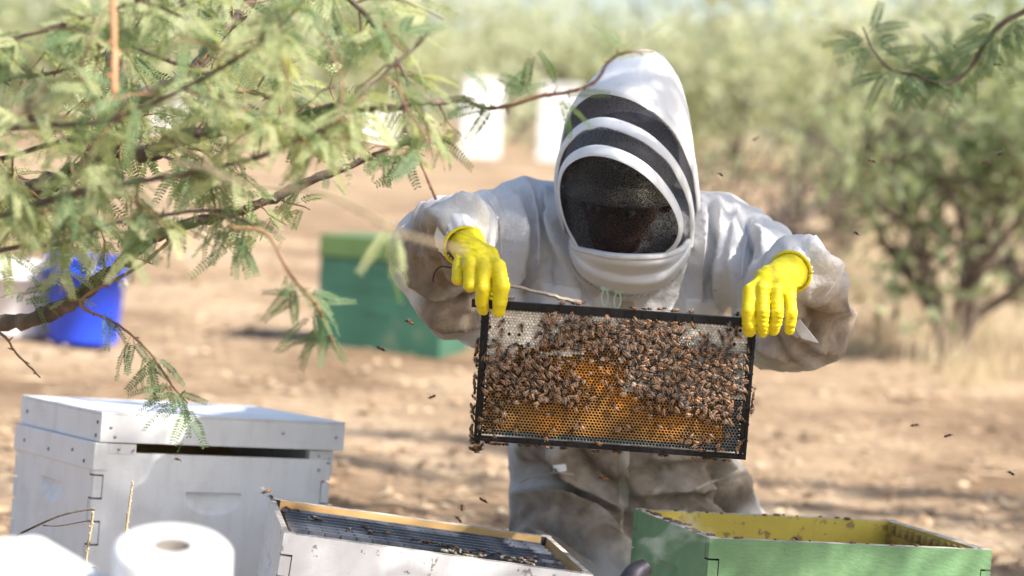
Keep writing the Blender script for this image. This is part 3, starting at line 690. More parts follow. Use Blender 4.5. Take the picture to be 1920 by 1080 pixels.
wr = 0.006 * rdg(vnoise(V, (7, 7, 3.5), 31)) + 0.0045 * rdg(vnoise(V + 0.03 * np.stack([vnoise(V, 6, 35)] * 3, 1), (15, 15, 9), 32)) + 0.0022 * rdg(vnoise(V, 34, 33))
slv = np.maximum(np.exp(-(np.linalg.norm((px - np.array([830, 500])) / np.array([95, 130]), axis=1)) ** 4), np.exp(-(np.linalg.norm((px - np.array([1520, 580])) / np.array([95, 130]), axis=1)) ** 4))
disp = disp + wr * (1.6 + 1.0 * slv)
Z0 = gz(V[:, 0], V[:, 1]) + 0.004
V = V + N * disp[:, None]; V[:, 2] = np.maximum(V[:, 2], Z0)
# cuff gathers: crimp the sleeve around each wrist
me = fast_mesh('suit', V, F, MAT['suit'], True)
da = me.attributes.new('dirt', 'FLOAT', 'POINT')
dirt = np.full(len(V), 0.24)
def blob(c, r, a):
    global dirt
    d = np.linalg.norm((px - np.array(c)) / np.array(r), axis=1); dirt = np.maximum(dirt, 1.25 * a * np.clip(1.5 - d, 0, 1))
for c, r, a in [((815, 480), (62, 80), 1.0), ((850, 570), (70, 50), 0.95), ((1540, 600), (60, 80), 0.9), ((1480, 640), (60, 50), 0.7), ((1535, 500), (40, 40), 0.5), ((1180, 960), (260, 110), 0.8), ((1040, 1000), (130, 120), 0.78), ((1010, 840), (40, 40), .9), ((1180, 870), (280, 70), 0.8), ((1330, 930), (120, 80), 0.8), ((1150, 545), (80, 20), 0.5)]: blob(c, r, a)
da.data.foreach_set('value', dirt.astype(np.float32))
suit = under(link('suit', me), PERS)
bvh = BVHTree.FromPolygons([Vector(v) for v in V], [tuple(f) for f in F])
def on_suit(x, y, off=0.004):
    d = S(x, y, 1.0) - CAM; d /= np.linalg.norm(d)
    h = bvh.ray_cast(Vector(CAM), Vector(d))
    return np.array(h[0]) - d * off if h[0] is not None else None
def suit_patch(name, quad, nu, nv, off, mat, label=None, round_=0.0):
    q = np.array(quad, float); G = np.zeros((nu, nv, 3)); last = S(*q[0], 4.4)
    for i in range(nu):
        for j in range(nv):
            u, v = i / (nu - 1), j / (nv - 1); p = (1 - u) * (1 - v) * q[0] + u * (1 - v) * q[1] + u * v * q[2] + (1 - u) * v * q[3]
            e = 0.0 if i in (0, nu - 1) or j in (0, nv - 1) else off
            w = on_suit(p[0], p[1], e - 0.001); last = w if w is not None else last; G[i, j] = last
    # smooth so the patch keeps its own stiffness
    for _ in range(2):
        G[1:-1, 1:-1] = 0.5 * G[1:-1, 1:-1] + 0.125 * (G[:-2, 1:-1] + G[2:, 1:-1] + G[1:-1, :-2] + G[1:-1, 2:])
    mb = MB(); mb.grid(G); o = under(mb.obj(name, mat, smooth=True), PERS); return o
def suit_line(name, pts, r, off, mat, n=6):
    P = []
    for p in catmull(pts, 8):
        w = on_suit(p[0], p[1], off)
        if w is not None: P.append(w)
    P = np.array(P)
    for _ in range(2): P[1:-1] = 0.5 * P[1:-1] + 0.25 * (P[:-2] + P[2:])
    mb = MB(); mb.tube(P, r, n); return under(mb.obj(name, mat, smooth=True), PERS)
flat = np.full(1, 0.0)
for me_, dv in ((None, 0),): pass
suit_patch('chest_pocket', [(1012, 528), (1092, 540), (1092, 600), (1010, 595)], 14, 12, 0.005, MAT['hood'])
suit_patch('chest_pocket', [(1285, 558), (1350, 562), (1345, 600), (1285, 600)], 14, 10, 0.005, MAT['hood'])
suit_patch('front_placket', [(1160, 560), (1192, 562), (1178, 960), (1160, 960)], 6, 70, 0.004, MAT['beige'])
suit_patch('pocket_lining', [(1036, 872), (1062, 868), (1064, 884), (1038, 888)], 8, 6, 0.005, MAT['hood'])
suit_line('pocket_seam', [(975, 905), (1000, 892), (1040, 886), (1075, 890)], 0.0024, -0.0006, MAT['beige'])
suit_line('pocket_seam', [(1302, 918), (1330, 905), (1360, 895), (1383, 882)], 0.0026, -0.0006, MAT['beige'])
suit_line('shoulder_seam', [(915, 372), (930, 400), (938, 440), (940, 480)], 0.0020, 0.0, MAT['band'])
suit_line('shoulder_seam', [(1412, 412), (1402, 440), (1394, 480), (1392, 520)], 0.0020, 0.0, MAT['band'])
# loose cloth tab under the right glove
mb = MB(); G = np.array([[S(1478, 588, 4.16), S(1500, 598, 4.15), S(1534, 641, 4.14)], [S(1484, 622, 4.17), S(1505, 634, 4.15), S(1534, 643, 4.14)]])
mb.grid(G); o = mb.obj('cloth_tab', MAT['hood']); md = o.modifiers.new('s', 'SOLIDIFY'); md.thickness = 0.003; under(o, PERS)

# hood hoops, front rim to nape (photo pixel, distance)
ARCH = [
    [(1083, 464, 4.34), (1057, 405, 4.33), (1049, 345, 4.30), (1064, 303, 4.24), (1105, 282, 4.17), (1160, 290, 4.13), (1215, 322, 4.12), (1257, 370, 4.16), (1276, 415, 4.20), (1271, 450, 4.25), (1252, 474, 4.28)],
    [(1056, 430, 4.44), (1046, 370, 4.42), (1046, 315, 4.39), (1063, 266, 4.33), (1102, 236, 4.27), (1152, 234, 4.22), (1210, 258, 4.20), (1258, 302, 4.22), (1287, 355, 4.28), (1297, 410, 4.36), (1293, 460, 4.42)],
    [(1058, 430, 4.54), (1052, 350, 4.52), (1056, 272, 4.46), (1073, 206, 4.39), (1107, 169, 4.34), (1152, 166, 4.30), (1206, 185, 4.28), (1257, 231, 4.29), (1291, 292, 4.34), (1306, 365, 4.42), (1304, 445, 4.50)],
    [(1066, 430, 4.62), (1068, 340, 4.60), (1082, 250, 4.54), (1104, 175, 4.48), (1126, 136, 4.43), (1168, 109, 4.40), (1220, 108, 4.38), (1263, 148, 4.39), (1287, 213, 4.42), (1300, 310, 4.50), (1303, 430, 4.58)],
    [(1082, 430, 4.70), (1090, 330, 4.68), (1106, 230, 4.63), (1126, 150, 4.57), (1156, 114, 4.53), (1190, 101, 4.50), (1226, 104, 4.49), (1260, 136, 4.50), (1282, 195, 4.53), (1293, 295, 4.60), (1296, 430, 4.68)],
    [(1110, 430, 4.77), (1122, 330, 4.76), (1136, 245, 4.73), (1154, 185, 4.69), (1176, 152, 4.66), (1200, 142, 4.64), (1226, 145, 4.64), (1250, 168, 4.65), (1268, 222, 4.68), (1282, 305, 4.72), (1286, 435, 4.76)],
    [(1150, 450, 4.80), (1155, 380, 4.81), (1162, 325, 4.81), (1172, 290, 4.80), (1185, 272, 4.80), (1202, 266, 4.80), (1220, 268, 4.80), (1236, 284, 4.80), (1248, 318, 4.80), (1258, 370, 4.80), (1262, 450, 4.79)],
]
def resample(P, m):
    P = catmull(P, 8); L = np.concatenate([[0], np.cumsum(np.linalg.norm(np.diff(P, axis=0), axis=1))]); s_ = np.linspace(0, L[-1], m)
    return np.stack([np.interp(s_, L, P[:, k]) for k in range(3)], 1)
NA = 56
AR = np.array([resample([S(*p) for p in a_], NA) for a_ in ARCH])
def Q(s_):
    if s_ < 0: return AR[0] + s_ * (AR[1] - AR[0])
    i = min(int(s_), len(AR) - 2); t = s_ - i
    p0 = AR[i - 1] if i > 0 else 2 * AR[0] - AR[1]; p1, p2 = AR[i], AR[i + 1]; p3 = AR[i + 2] if i + 2 < len(AR) else 2 * AR[-1] - AR[-2]
    return 0.5 * (2 * p1 + (p2 - p0) * t + (2 * p0 - 5 * p1 + 4 * p2 - p3) * t * t + (3 * p1 - p0 - 3 * p2 + p3) * t ** 3)
hc = S(1175, 370, 4.48)
def loft(name, s0, s1, k, mat, puff=0.0, wr=0.0, parent=PERS):
    G = []
    for i in range(k):
        u = i / (k - 1); q = Q(s0 + (s1 - s0) * u); n = q - hc; n /= np.linalg.norm(n, axis=1)[:, None]
        o_ = puff * math.sin(math.pi * u) + wr * (1.5 * rdg(vnoise(q, (14, 14, 8), 41)) + 0.5 * vnoise(q, 30, 42))
        G.append(q + n * np.reshape(o_, (-1, 1)))
    mb = MB(); mb.grid(np.array(G)); return under(mb.obj(name, mat, smooth=True), parent)
hood = loft('hood', 2.0, 6.0, 60, MAT['hood'], 0.0, 0.0035)
loft('veil_strip', 0.12, 0.9, 10, MAT['veil_strip'], -0.004, 0.003); loft('veil_strip', 1.1, 1.95, 10, MAT['veil_strip'], -0.004, 0.003)
for s_, hw in ((0.0, 0.22), (1.0, 0.20), (2.0, 0.18)):
    G = []
    for k in range(9):
        u = -1 + 2 * k / 8; q = Q(s_ + hw * u); n = q - hc; n /= np.linalg.norm(n, axis=1)[:, None]
        G.append(q + n * (0.0075 * math.sqrt(max(0, 1 - u * u)) - 0.001))
    mb = MB(); mb.grid(np.array(G)); under(mb.obj('hood_band', MAT['band'], smooth=True), PERS)
# face veil between the front hoop and the collar
bottom = resample([S(*p) for p in [(1085, 468, 4.34), (1100, 472, 4.29), (1125, 477, 4.25), (1150, 480, 4.225), (1180, 481, 4.215), (1210, 480, 4.22), (1235, 479, 4.25), (1252, 477, 4.28)]], NA)
G = []
for i in range(22):
    u = i / 21; q = AR[0] * (1 - u) + bottom * u
    q = q - Fw * (0.022 * math.sin(math.pi * u)) * np.sin(np.linspace(0, math.pi, NA))[:, None] + Fw * 0.006 + 0.004 * rdg(vnoise(q, (14, 14, 9), 44))[:, None] * Fw
    G.append(q)
mb = MB(); mb.grid(np.array(G)); under(mb.obj('face_veil', MAT['veil'], smooth=True), PERS)
# collar bib below the veil, zipped round to the suit
topc = resample([S(*p) for p in [(1072, 452, 4.38), (1082, 466, 4.335), (1110, 473, 4.27), (1150, 480, 4.22), (1200, 482, 4.21), (1245, 479, 4.25), (1276, 468, 4.32), (1290, 452, 4.38)]], 60)
botc = resample([S(*p) for p in [(1068, 462, 4.42), (1074, 492, 4.40), (1092, 520, 4.375), (1130, 543, 4.36), (1170, 553, 4.355), (1215, 551, 4.355), (1255, 530, 4.37), (1284, 492, 4.40), (1292, 462, 4.42)]], 60)
G = []
for i in range(26):
    u = i / 25; q = topc * (1 - u) + botc * u; arch = np.sin(np.linspace(0, math.pi, 60))
    b_ = 0.012 * math.sin(math.pi * u) * arch + 0.016 * np.sin(u * 11 + 2.5 * np.linspace(-1, 1, 60) ** 2) * arch * math.sin(math.pi * u) + 0.010 * rdg(vnoise(q, (12, 12, 22), 47)) * math.sin(math.pi * u)
    G.append(q - Fw * b_[:, None])
mb = MB(); mb.grid(np.array(G)); o = mb.obj('hood_collar', MAT['hood'], smooth=True); md = o.modifiers.new('s', 'SOLIDIFY'); md.thickness = 0.003; under(o, PERS)
mb = MB(); mb.tube(topc - Fw * 0.002, 0.006, 8); under(mb.obj('collar_piping', MAT['band'], smooth=True), PERS)
mb = MB(); mb.tube(botc - Fw * 0.006, 0.0036, 6)
for k in range(0, 58):
    for u in (0.3, 0.8):
        p = botc[k] * (1 - u) + botc[k + 1] * u; mb.box(p - np.array([.0018, .012, .004]), p + np.array([.0018, 0, .004]))
under(mb.obj('zipper', MAT['zip']), PERS)
for (x, y) in ((1136, 540), (1160, 545)):
    mb = MB(); P0 = S(x, y, 4.335); mb.box(P0 - np.array([.009, .003, .004]), P0 + np.array([.009, .003, .003]))
    t_ = np.linspace(0, 2 * math.pi, 17); mb.tube(np.stack([P0[0] + .006 * np.cos(t_) - .001, np.full(17, P0[1] - .002), P0[2] - 0.017 + .014 * np.sin(t_)], 1), 0.0018, 5)
    under(mb.obj('zip_pull', MAT['mint'], smooth=False), PERS)
# head, face and cap behind the veil: bowed, turned to the viewer's left
HM = Matrix.Translation(Vector(S(1165, 372, 4.42))) @ Euler((rad(20), rad(4), rad(-14))).to_matrix().to_4x4()
head_prims = [((0, 0.01, 0.03), (0, 0.03, 0.05), 0.082, 0.088, (0.92, 1, 1)), ((0, -0.03, -0.05), (0, -0.015, -0.02), 0.05, 0.066), ((0, -0.062, -0.088), (0, -0.04, -0.07), 0.022, 0.035),
              ((0, -0.085, 0.012), (0, -0.105, -0.022), 0.009, 0.015, (1, 1, 1), 0.012), ((-0.032, -0.07, 0.028), (0.032, -0.07, 0.028), 0.016, 0.016, (1, 1, 1), 0.02),
              ((-0.086, 0.01, 0.015), (-0.084, 0.015, -0.02), 0.016, 0.010, (0.6, 1, 1.3), 0.01), ((0.086, 0.01, 0.015), (0.084, 0.015, -0.02), 0.016, 0.010, (0.6, 1, 1.3), 0.01),
              ((-0.018, -0.086, -0.052), (0.018, -0.086, -0.052), 0.008, 0.008, (1, 1, 1), 0.01), ((0, 0.03, -0.06), (0, 0.05, -0.16), 0.055, 0.06)]
hv, hf = surface_nets(lambda P: capsules(P, head_prims, 0.03), (-0.12, -0.14, -0.2), (0.12, 0.15, 0.16), 0.006)
HMn = np.array(HM); hv = hv @ HMn[:3, :3].T + HMn[:3, 3]
head = under(link('head', fast_mesh('head', hv, hf, MAT['skin'], True)), PERS)
def in_head(mb, name, mat, parent=PERS, smooth=True):
    mb.V = [v @ HMn[:3, :3].T + HMn[:3, 3] for v in mb.V]; return under(mb.obj(name, mat, smooth=smooth), parent)
for s_ in (-1, 1):
    mb = MB(); mb.ellipsoid((s_ * 0.032, -0.079, 0.008), (0.013, 0.010, 0.009), 10, 7); in_head(mb, 'eye', MAT['eye'])
    mb = MB(); mb.ellipsoid((s_ * 0.031, -0.0875, 0.007), (0.0055, 0.003, 0.0055), 8, 5); in_head(mb, 'iris', MAT['dark'])
    mb = MB(); mb.tube([(s_ * 0.016, -0.089, 0.030), (s_ * 0.032, -0.088, 0.035), (s_ * 0.047, -0.077, 0.031)], 0.004, 6); in_head(mb, 'eyebrow', MAT['dark'])
mb = MB(); mb.tube([(-0.022, -0.0925, -0.052), (0, -0.0955, -0.053), (0.022, -0.0925, -0.052)], 0.0035, 6); in_head(mb, 'mouth', simple('lips', [(0.3, (0.25, 0.09, 0.07)), (0.7, (0.3, 0.11, 0.09))], 10, 0.5, 0))
mb = MB(); mb.ellipsoid((0, 0.045, 0.005), (0.088, 0.075, 0.09), 16, 10); in_head(mb, 'hair', MAT['dark'])
mb = MB(); prof = [(0.098, 0.042), (0.098, 0.065), (0.094, 0.10), (0.078, 0.128), (0.045, 0.146), (0.001, 0.151)]; mb.lathe(prof, 28, (0, 0.018, 0))
G = []
for i in range(5):
    r_ = 0.094 + 0.048 * i / 4; t_ = np.linspace(math.pi * 1.16, math.pi * 1.84, 15); G.append(np.stack([r_ * 0.82 * np.cos(t_), 0.018 + r_ * np.sin(t_), 0.044 - 0.025 * (i / 4) ** 1.5 + 0.012 * np.sin((t_ - math.pi * 1.12) / (math.pi * .76) * math.pi)], 1))
mb.grid(np.array(G)); in_head(mb, 'cap', MAT['cap'])

# gloves: palm, four unequal bent fingers, thumb behind the frame
def glove(prims, label, rim_c, rim_ax, rim_r):
    a_ = np.array([p for q in prims for p in q[:2]]); lo = a_.min(0) - 0.05; hi = a_.max(0) + 0.05
    v, f = surface_nets(lambda P: capsules(P, prims, 0.005), lo, hi, 0.0026)
    n = vert_normals(v, f); v = v + n * (0.0007 * np.sin(v[:, 2] * 2 * math.pi / 0.0075 + 3 * vnoise(v, 60, 55)) * np.clip(vnoise(v, 38, 54) * 2.2, 0, 1) + 0.0006 * rdg(vnoise(v, 40, 51)) + 0.0003 * vnoise(v, 120, 52))[:, None]
    o = under(link('glove', fast_mesh('glove', v, f, MAT['yellow_glove'], True)), PERS); o['label'] = label
    z = Vector(rim_ax).normalized(); q = z.to_track_quat('Z', 'Y').to_matrix().to_4x4(); q.translation = Vector(rim_c)
    t_ = np.linspace(0, 2 * math.pi, 33); mb = MB(); mb.tube(np.stack([rim_r * np.cos(t_), rim_r * np.sin(t_), 0 * t_], 1), 0.0028, 8)
    Mn = np.array(q); mb.V = [v_ @ Mn[:3, :3].T + Mn[:3, 3] for v_ in mb.V]; r_ = mb.obj('cuff_rim', MAT['yellow_glove'], smooth=True); r_.parent = o
    # elastic gathers of the sleeve above the rim
    mb = MB(); m_ = 96; rows = []
    for i in range(9):
        u = i / 8; rr = rim_r * (0.90 + 0.30 * u) + (0.0016 + 0.0012 * np.sin(np.arange(m_) * .23)) * np.cos(np.arange(m_) * 2 * math.pi / m_ * 19 + 1.8 * np.sin(np.arange(m_) * .31) + u * 0.8) * (1 - 0.3 * u); th = np.arange(m_ + 1) * 2 * math.pi / m_
        rr = np.append(rr, rr[0]); rows.append(np.stack([rr * np.cos(th), rr * np.sin(th), np.full(m_ + 1, -0.002 - 0.042 * u)], 1))
    mb.grid(np.array(rows)); mb.V = [v_ @ Mn[:3, :3].T + Mn[:3, 3] for v_ in mb.V]; mb.obj('sleeve_cuff', MAT['band'], o, True)
    return o
w_ = S(878, 462, 3.985); kn = [S(861, 503, 3.925), S(881, 500, 3.905), S(906, 501, 3.90), S(932, 502, 3.905)]
pr = [(w_, S(872, 452, 4.01), 0.029, 0.031), (w_, S(900, 490, 3.94), 0.028, 0.026)]
for k_, r_ in zip(kn, (0.0115, 0.0120, 0.0125, 0.0140)): pr.append((w_, k_, 0.020, r_))
pr += [(kn[3], S(941, 538, 3.890), 0.0138, 0.0125), (S(941, 538, 3.890), S(937, 566, 3.897), 0.0125, 0.0118, (1, 1, 1), 0.003), (S(937, 566, 3.897), S(935, 583, 3.905), 0.0118, 0.0108, (1, 1, 1), 0.003),
       (kn[2], S(905, 540, 3.888), 0.0120, 0.0112, (1, 1, 1), 0.002), (S(905, 540, 3.888), S(904, 564, 3.900), 0.0112, 0.0106, (1, 1, 1), 0.002), (S(904, 564, 3.900), S(906, 580, 3.918), 0.0106, 0.0098, (1, 1, 1), 0.002),
       (kn[1], S(881, 535, 3.895), 0.0115, 0.0108, (1, 1, 1), 0.002), (S(881, 535, 3.895), S(884, 534, 3.93), 0.0108, 0.0098, (1, 1, 1), 0.002),
       (kn[0], S(859, 523, 3.915), 0.0112, 0.0102, (1, 1, 1), 0.002), (S(859, 523, 3.915), S(864, 521, 3.948), 0.0102, 0.0095, (1, 1, 1), 0.002),
       (S(915, 480, 3.95), S(930, 520, 3.985), 0.018, 0.0135), (S(930, 520, 3.985), S(921, 566, 3.992), 0.0130, 0.011)]
glove(pr, 'yellow rubber glove gripping the frame corner beside the teal hive', S(870, 461, 3.99), w_ - S(856, 425, 4.06), 0.0335)
w_ = S(1470, 517, 3.99); kn = [S(1407, 546, 3.905), S(1430, 541, 3.90), S(1455, 543, 3.905), S(1480, 556, 3.92)]
pr = [(w_, S(1484, 508, 4.02), 0.030, 0.032), (w_, S(1440, 528, 3.945), 0.028, 0.025)]
for k_, r_ in zip(kn, (0.0125, 0.0120, 0.0118, 0.0110)): pr.append((w_, k_, 0.021, r_))
for k_, m1, m2, e_, r_ in ((kn[0], (1403, 582, 3.898), (1404, 606, 3.905), (1406, 620, 3.915), 0.0116), (kn[1], (1431, 582, 3.893), (1430, 606, 3.905), (1430, 622, 3.92), 0.0106),
                           (kn[2], (1458, 583, 3.898), (1454, 605, 3.912), (1450, 619, 3.925), 0.0104), (kn[3], (1484, 585, 3.915), (1482, 604, 3.925), (1480, 618, 3.937), 0.0098)):
    m1, m2, e_ = S(*m1), S(*m2), S(*e_)
    pr += [(k_, m1, r_ + .0006, r_, (1, 1, 1), 0.002), (m1, m2, r_, r_ * 0.95, (1, 1, 1), 0.002), (m2, e_, r_ * 0.95, r_ * 0.88, (1, 1, 1), 0.002)]
pr += [(S(1440, 530, 3.96), S(1418, 560, 3.985), 0.018, 0.0135), (S(1418, 560, 3.985), S(1400, 600, 3.99), 0.0130, 0.011)]
glove(pr, 'yellow rubber glove hooked over the frame end beside the bright dirt', S(1482, 510, 4.01), w_ - S(1497, 492, 4.09), 0.0345)
# boots under the seat
for (x, y, yaw) in ((0.14, 5.02, 0.1), (0.36, 5.08, -0.15)):
    v, f = surface_nets(lambda P: capsules(P, [((0, 0, 0.05), (0, 0.13, 0.045), 0.05, 0.045), ((0, 0.13, 0.045), (0, 0.22, 0.04), 0.045, 0.036), ((0, 0, 0.05), (0, -0.03, 0.12), 0.05, 0.052)], 0.02), (-0.08, -0.12, -0.02), (0.08, 0.3, 0.2), 0.008)
    v[:, 2] = np.maximum(v[:, 2], 0.0); c_, s_ = math.cos(yaw), math.sin(yaw); v = np.stack([c_ * v[:, 0] - s_ * v[:, 1] + x, s_ * v[:, 0] + c_ * v[:, 1] + y, v[:, 2] + 0.012], 1)
    under(link('boot', fast_mesh('boot', v, f, MAT['boot'], True)), PERS)

# weathered stick and wire hook held behind the glove
p_ = catmull([S(925, 528, 4.02), S(985, 542, 4.03), S(1040, 556, 4.03), S(1090, 568, 4.03)], 6); mb = MB(); mb.tube(p_ + rng.normal(0, .0008, p_.shape), np.linspace(0.005, 0.0065, len(p_)), 7, sq=0.6)
tag(mb.obj('wooden_stick', MAT['weathered']), 'weathered grey stick lying along the top of the held frame', 'stick')
p_ = catmull([S(858, 506, 4.02), S(845, 502, 4.03), S(828, 500, 4.04), S(817, 508, 4.04), S(812, 522, 4.04), S(813, 530, 4.04)], 6); mb = MB(); mb.tube(p_, 0.0013, 6)
tag(mb.obj('wire_hook', MAT['soot'], smooth=True), 'thin bent wire hook held behind the yellow glove', 'wire hook')

# ------------------------------------------------------------------ bees
AMB = np.array([0.40, 0.155, 0.03]); BRN = np.array([0.03, 0.016, 0.01]); THX = np.array([0.09, 0.05, 0.022])
def bee_mesh(name, fold_wings=True, tone=1.0, L=1.0):
    mb = MB(); nu, nv = 8, 8
    # abdomen with bands: rings along x
    n = mb.ellipsoid((-0.0032, 0, 0.0024), (0.0043, 0.0021, 0.0020), nu, nv, color=AMB)
    c = np.tile(AMB * tone, (n, 1)); ring = np.repeat(np.arange(nv + 1), nu)
    for i, k in enumerate(ring):
        if k in (5, 7, 8): c[i] = BRN
        elif k == 3: c[i] = AMB * 0.55 * tone
        elif k < 3: c[i] = AMB * 1.25 * tone
    mb.C[-1] = c
    mb.ellipsoid((0.0022, 0, 0.0027), (0.0021, 0.0019, 0.0019), 8, 6, color=THX * tone)
    mb.ellipsoid((0.0047, 0, 0.0022), (0.0011, 0.0015, 0.0013), 7, 5, color=BRN)
    for s in (-1, 1):
        for x, dx in ((0.0035, 0.003), (0.002, 0.0005), (0.0005, -0.0025)):
            mb.tube([(x, s * 0.0012, 0.0018), (x + dx * 0.5, s * 0.0034, 0.0026), (x + dx, s * 0.0045, 0.0)], [0.0003, 0.00028, 0.00018], 3, color=BRN)
        mb.tube([(0.0055, s * 0.0005, 0.0026), (0.0068, s * 0.0012, 0.003), (0.0076, s * 0.002, 0.0024)], 0.00016, 3, color=BRN)
        if fold_wings: w = [(0.0018, s * 0.0010, 0.0044), (-0.0010, s * 0.0026, 0.0047), (-0.0058, s * 0.0030, 0.0043), (-0.0066, s * 0.0016, 0.0045), (-0.0030, s * 0.0004, 0.0050)]
        else: w = [(0.002, s * 0.0012, 0.0042), (0.0035, s * 0.0050, 0.0060), (0.0020, s * 0.0095, 0.0072), (-0.0010, s * 0.0085, 0.0066), (-0.0012, s * 0.0030, 0.0048)]
        mb.add(w, [(0, 1, 2, 3, 4)], color=(0.5, 0.4, 0.3), mi=1)
    for i in range(len(mb.V)): mb.V[i] = mb.V[i] * 1.26 * L
    return mb.mesh(name, [MAT['bee'], MAT['bee_wing']], True)
BEES = [bee_mesh('bee', True, t, l) for t, l in ((0.8, 1.0), (0.5, 1.05), (1.1, 0.94), (0.32, 1.0), (0.42, .98), (0.6, 1.02))]
FLY = [bee_mesh('flying_bee', False, t) for t in (0.7, 1.0)]
def bee_matrix(p, nrm, ang):
    n = Vector(nrm).normalized(); a = n.orthogonal().normalized(); b_ = n.cross(a); x = a * math.cos(ang) + b_ * math.sin(ang); y = n.cross(x)
    return Matrix(((x[0], y[0], n[0], p[0]), (x[1], y[1], n[1], p[1]), (x[2], y[2], n[2], p[2]), (0, 0, 0, 1)))
def put_bee(M_, label, group, me=None):
    o = bpy.data.objects.new('honey_bee', me or random.choice(BEES)); col.objects.link(o); o.matrix_world = M_; tag(o, label, 'bee', group); return o
# density over the held comb, s to the right and t downwards
def bee_density(s, t):
    d = 0.010
    d = max(d, 1.0 * math.exp(-((s - 0.14) / 0.16) ** 4 - ((t - 0.50) / 0.18) ** 4))
    d = max(d, 0.95 * math.exp(-((s - 0.27) / 0.11) ** 4 - ((t - 0.60) / 0.13) ** 4))
    d = max(d, 0.85 * math.exp(-((s - 0.36) / 0.17) ** 4 - ((t - 0.16) / 0.13) ** 4))
    d = max(d, 1.0 * math.exp(-((s - 0.76) / 0.22) ** 4 - ((t - 0.41) / 0.25) ** 4))
    d = max(d, 0.95 * math.exp(-((s - 0.62) / 0.14) ** 4 - ((t - 0.16) / 0.16) ** 4))
    d = max(d, 0.55 * math.exp(-((s - 0.9) / 0.09) ** 4 - ((t - 0.68) / 0.10) ** 4))
    d = max(d, 0.10 * math.exp(-((s - 0.45) / 0.2) ** 4 - ((t - 0.42) / 0.2) ** 4))
    d = max(d, 0.25 * math.exp(-((s - 0.9) / 0.1) ** 4 - ((t - 0.93) / 0.07) ** 4))
    d = max(d, 0.4 * math.exp(-((s - 0.04) / 0.05) ** 4 - ((t - 0.85) / 0.12) ** 4))
    if s < 0.2 and t < 0.27: d = 0.02
    if s > 0.88 and t < 0.13: d = 0.08
    return d
pts = []; cells = {}
for _ in range(11000):
    s, t = random.random(), random.random()
    if random.random() > bee_density(s, t): continue
    x, z = (s - 0.5) * 0.432, (0.5 - t) * 0.214; kx, kz = int(x // 0.01), int(z // 0.01); md = 0.0058 if bee_density(s, t) > 0.5 else 0.010
    if any((x - q[0]) ** 2 + (z - q[1]) ** 2 < md * md for i in (-1, 0, 1) for j in (-1, 0, 1) for q in cells.get((kx + i, kz + j), ())): continue
    cells.setdefault((kx, kz), []).append((x, z)); pts.append((x, z))
    if len(pts) >= 720: break
random.shuffle(pts)
mats_ = []
for x, z in pts:
    n = (random.gauss(0, .22), -1, random.gauss(0, .22)); ang = random.gauss(0, 1.1) + math.pi / 2 * random.choice((1, 1, -1)); p = (x, -0.0088 - random.choice((0, 0, 0.0015, 0.003)), z)
    mats_.append(FRM @ bee_matrix(p, n, ang) @ Matrix.Scale(random.uniform(0.84, 1.12), 4))
N_SOLO = 185
for M_ in mats_[:N_SOLO]: put_bee(M_, 'brown honey bee crawling on the face of the held comb', 'bees on the held comb')
def join_bees(name, ms, label, parent=None):
    Vs, Fs, Cs, mi, off = [], [], [], [], 0
    cache = []
    for me in BEES:
        v = np.zeros(len(me.vertices) * 3); me.vertices.foreach_get('co', v); c = np.zeros(len(me.vertices) * 4); me.color_attributes['Col'].data.foreach_get('color', c)
        cache.append((v.reshape(-1, 3), [tuple(p.vertices) for p in me.polygons], c.reshape(-1, 4)[:, :3], [p.material_index for p in me.polygons]))
    mb = MB()
    for M_ in ms:
        v, f, c, m_ = random.choice(cache); A = np.array(M_); n0 = mb.n
        mb.V.append(v @ A[:3, :3].T + A[:3, 3]); mb.C.append(c); mb.F += [[i + n0 for i in q] for q in f]; mb.mi += m_; mb.n += len(v)
    o = mb.obj(name, [MAT['bee'], MAT['bee_wing']], parent, True); tag(o, label, 'bees', kind='stuff'); return o
join_bees('bee_mass', mats_[N_SOLO:], 'mass of honey bees crowding the held comb')
# bees on the frame's outside
L2, H2 = 0.224, 0.116
def edge_bee(x, y, z, n, label, group): put_bee(FRM @ bee_matrix((x, y, z), n, random.uniform(0, 6.28)), label, group)
for i in range(26):
    t = random.uniform(0.30, 1.0); edge_bee(-L2 - random.uniform(0, .003), random.uniform(-.012, .004), H2 - t * 0.232, (-1, random.uniform(-.9, 0), random.gauss(0, .2)), 'honey bee clinging to the side bar of the held frame, towards the teal hive', 'bees on the outer side bar')
for i in range(14): edge_bee(-L2 + random.uniform(-.006, .018), random.uniform(-.012, .008), -H2 - random.uniform(0.0, .017), (random.gauss(0, .6), random.uniform(-1, 0), -0.7), 'honey bee in the clump hanging from the frame corner', 'bees hanging from the frame corner')
for s in (0.05, 0.07, 0.09, 0.115, 0.17, 0.2, 0.235, 0.28, 0.33, 0.45, 0.53, 0.70, 0.81, 0.86, 0.88, 0.93): edge_bee((s - .5) * .448, random.uniform(-.01, .0), -H2 - 0.001, (0, -.3, -1), 'honey bee hanging under the bottom bar of the held frame', 'bees under the bottom bar')
for s in (0.05, 0.10, 0.29, 0.34, 0.36, 0.55, 0.60, 0.655, 0.70, 0.76, 0.93): edge_bee((s - .5) * .448, random.uniform(-.01, .008), H2 + 0.0035, (0, -.2, 1), 'honey bee walking along the top bar of the held frame', 'bees on the top bar')
for i in range(7): edge_bee(L2 + 0.001, random.uniform(-.012, .004), H2 - random.uniform(.48, .66) * .232, (1, random.uniform(-.9, 0), 0), 'honey bee clinging to the side bar over sunlit dirt', 'bees on the side bar over the dirt')
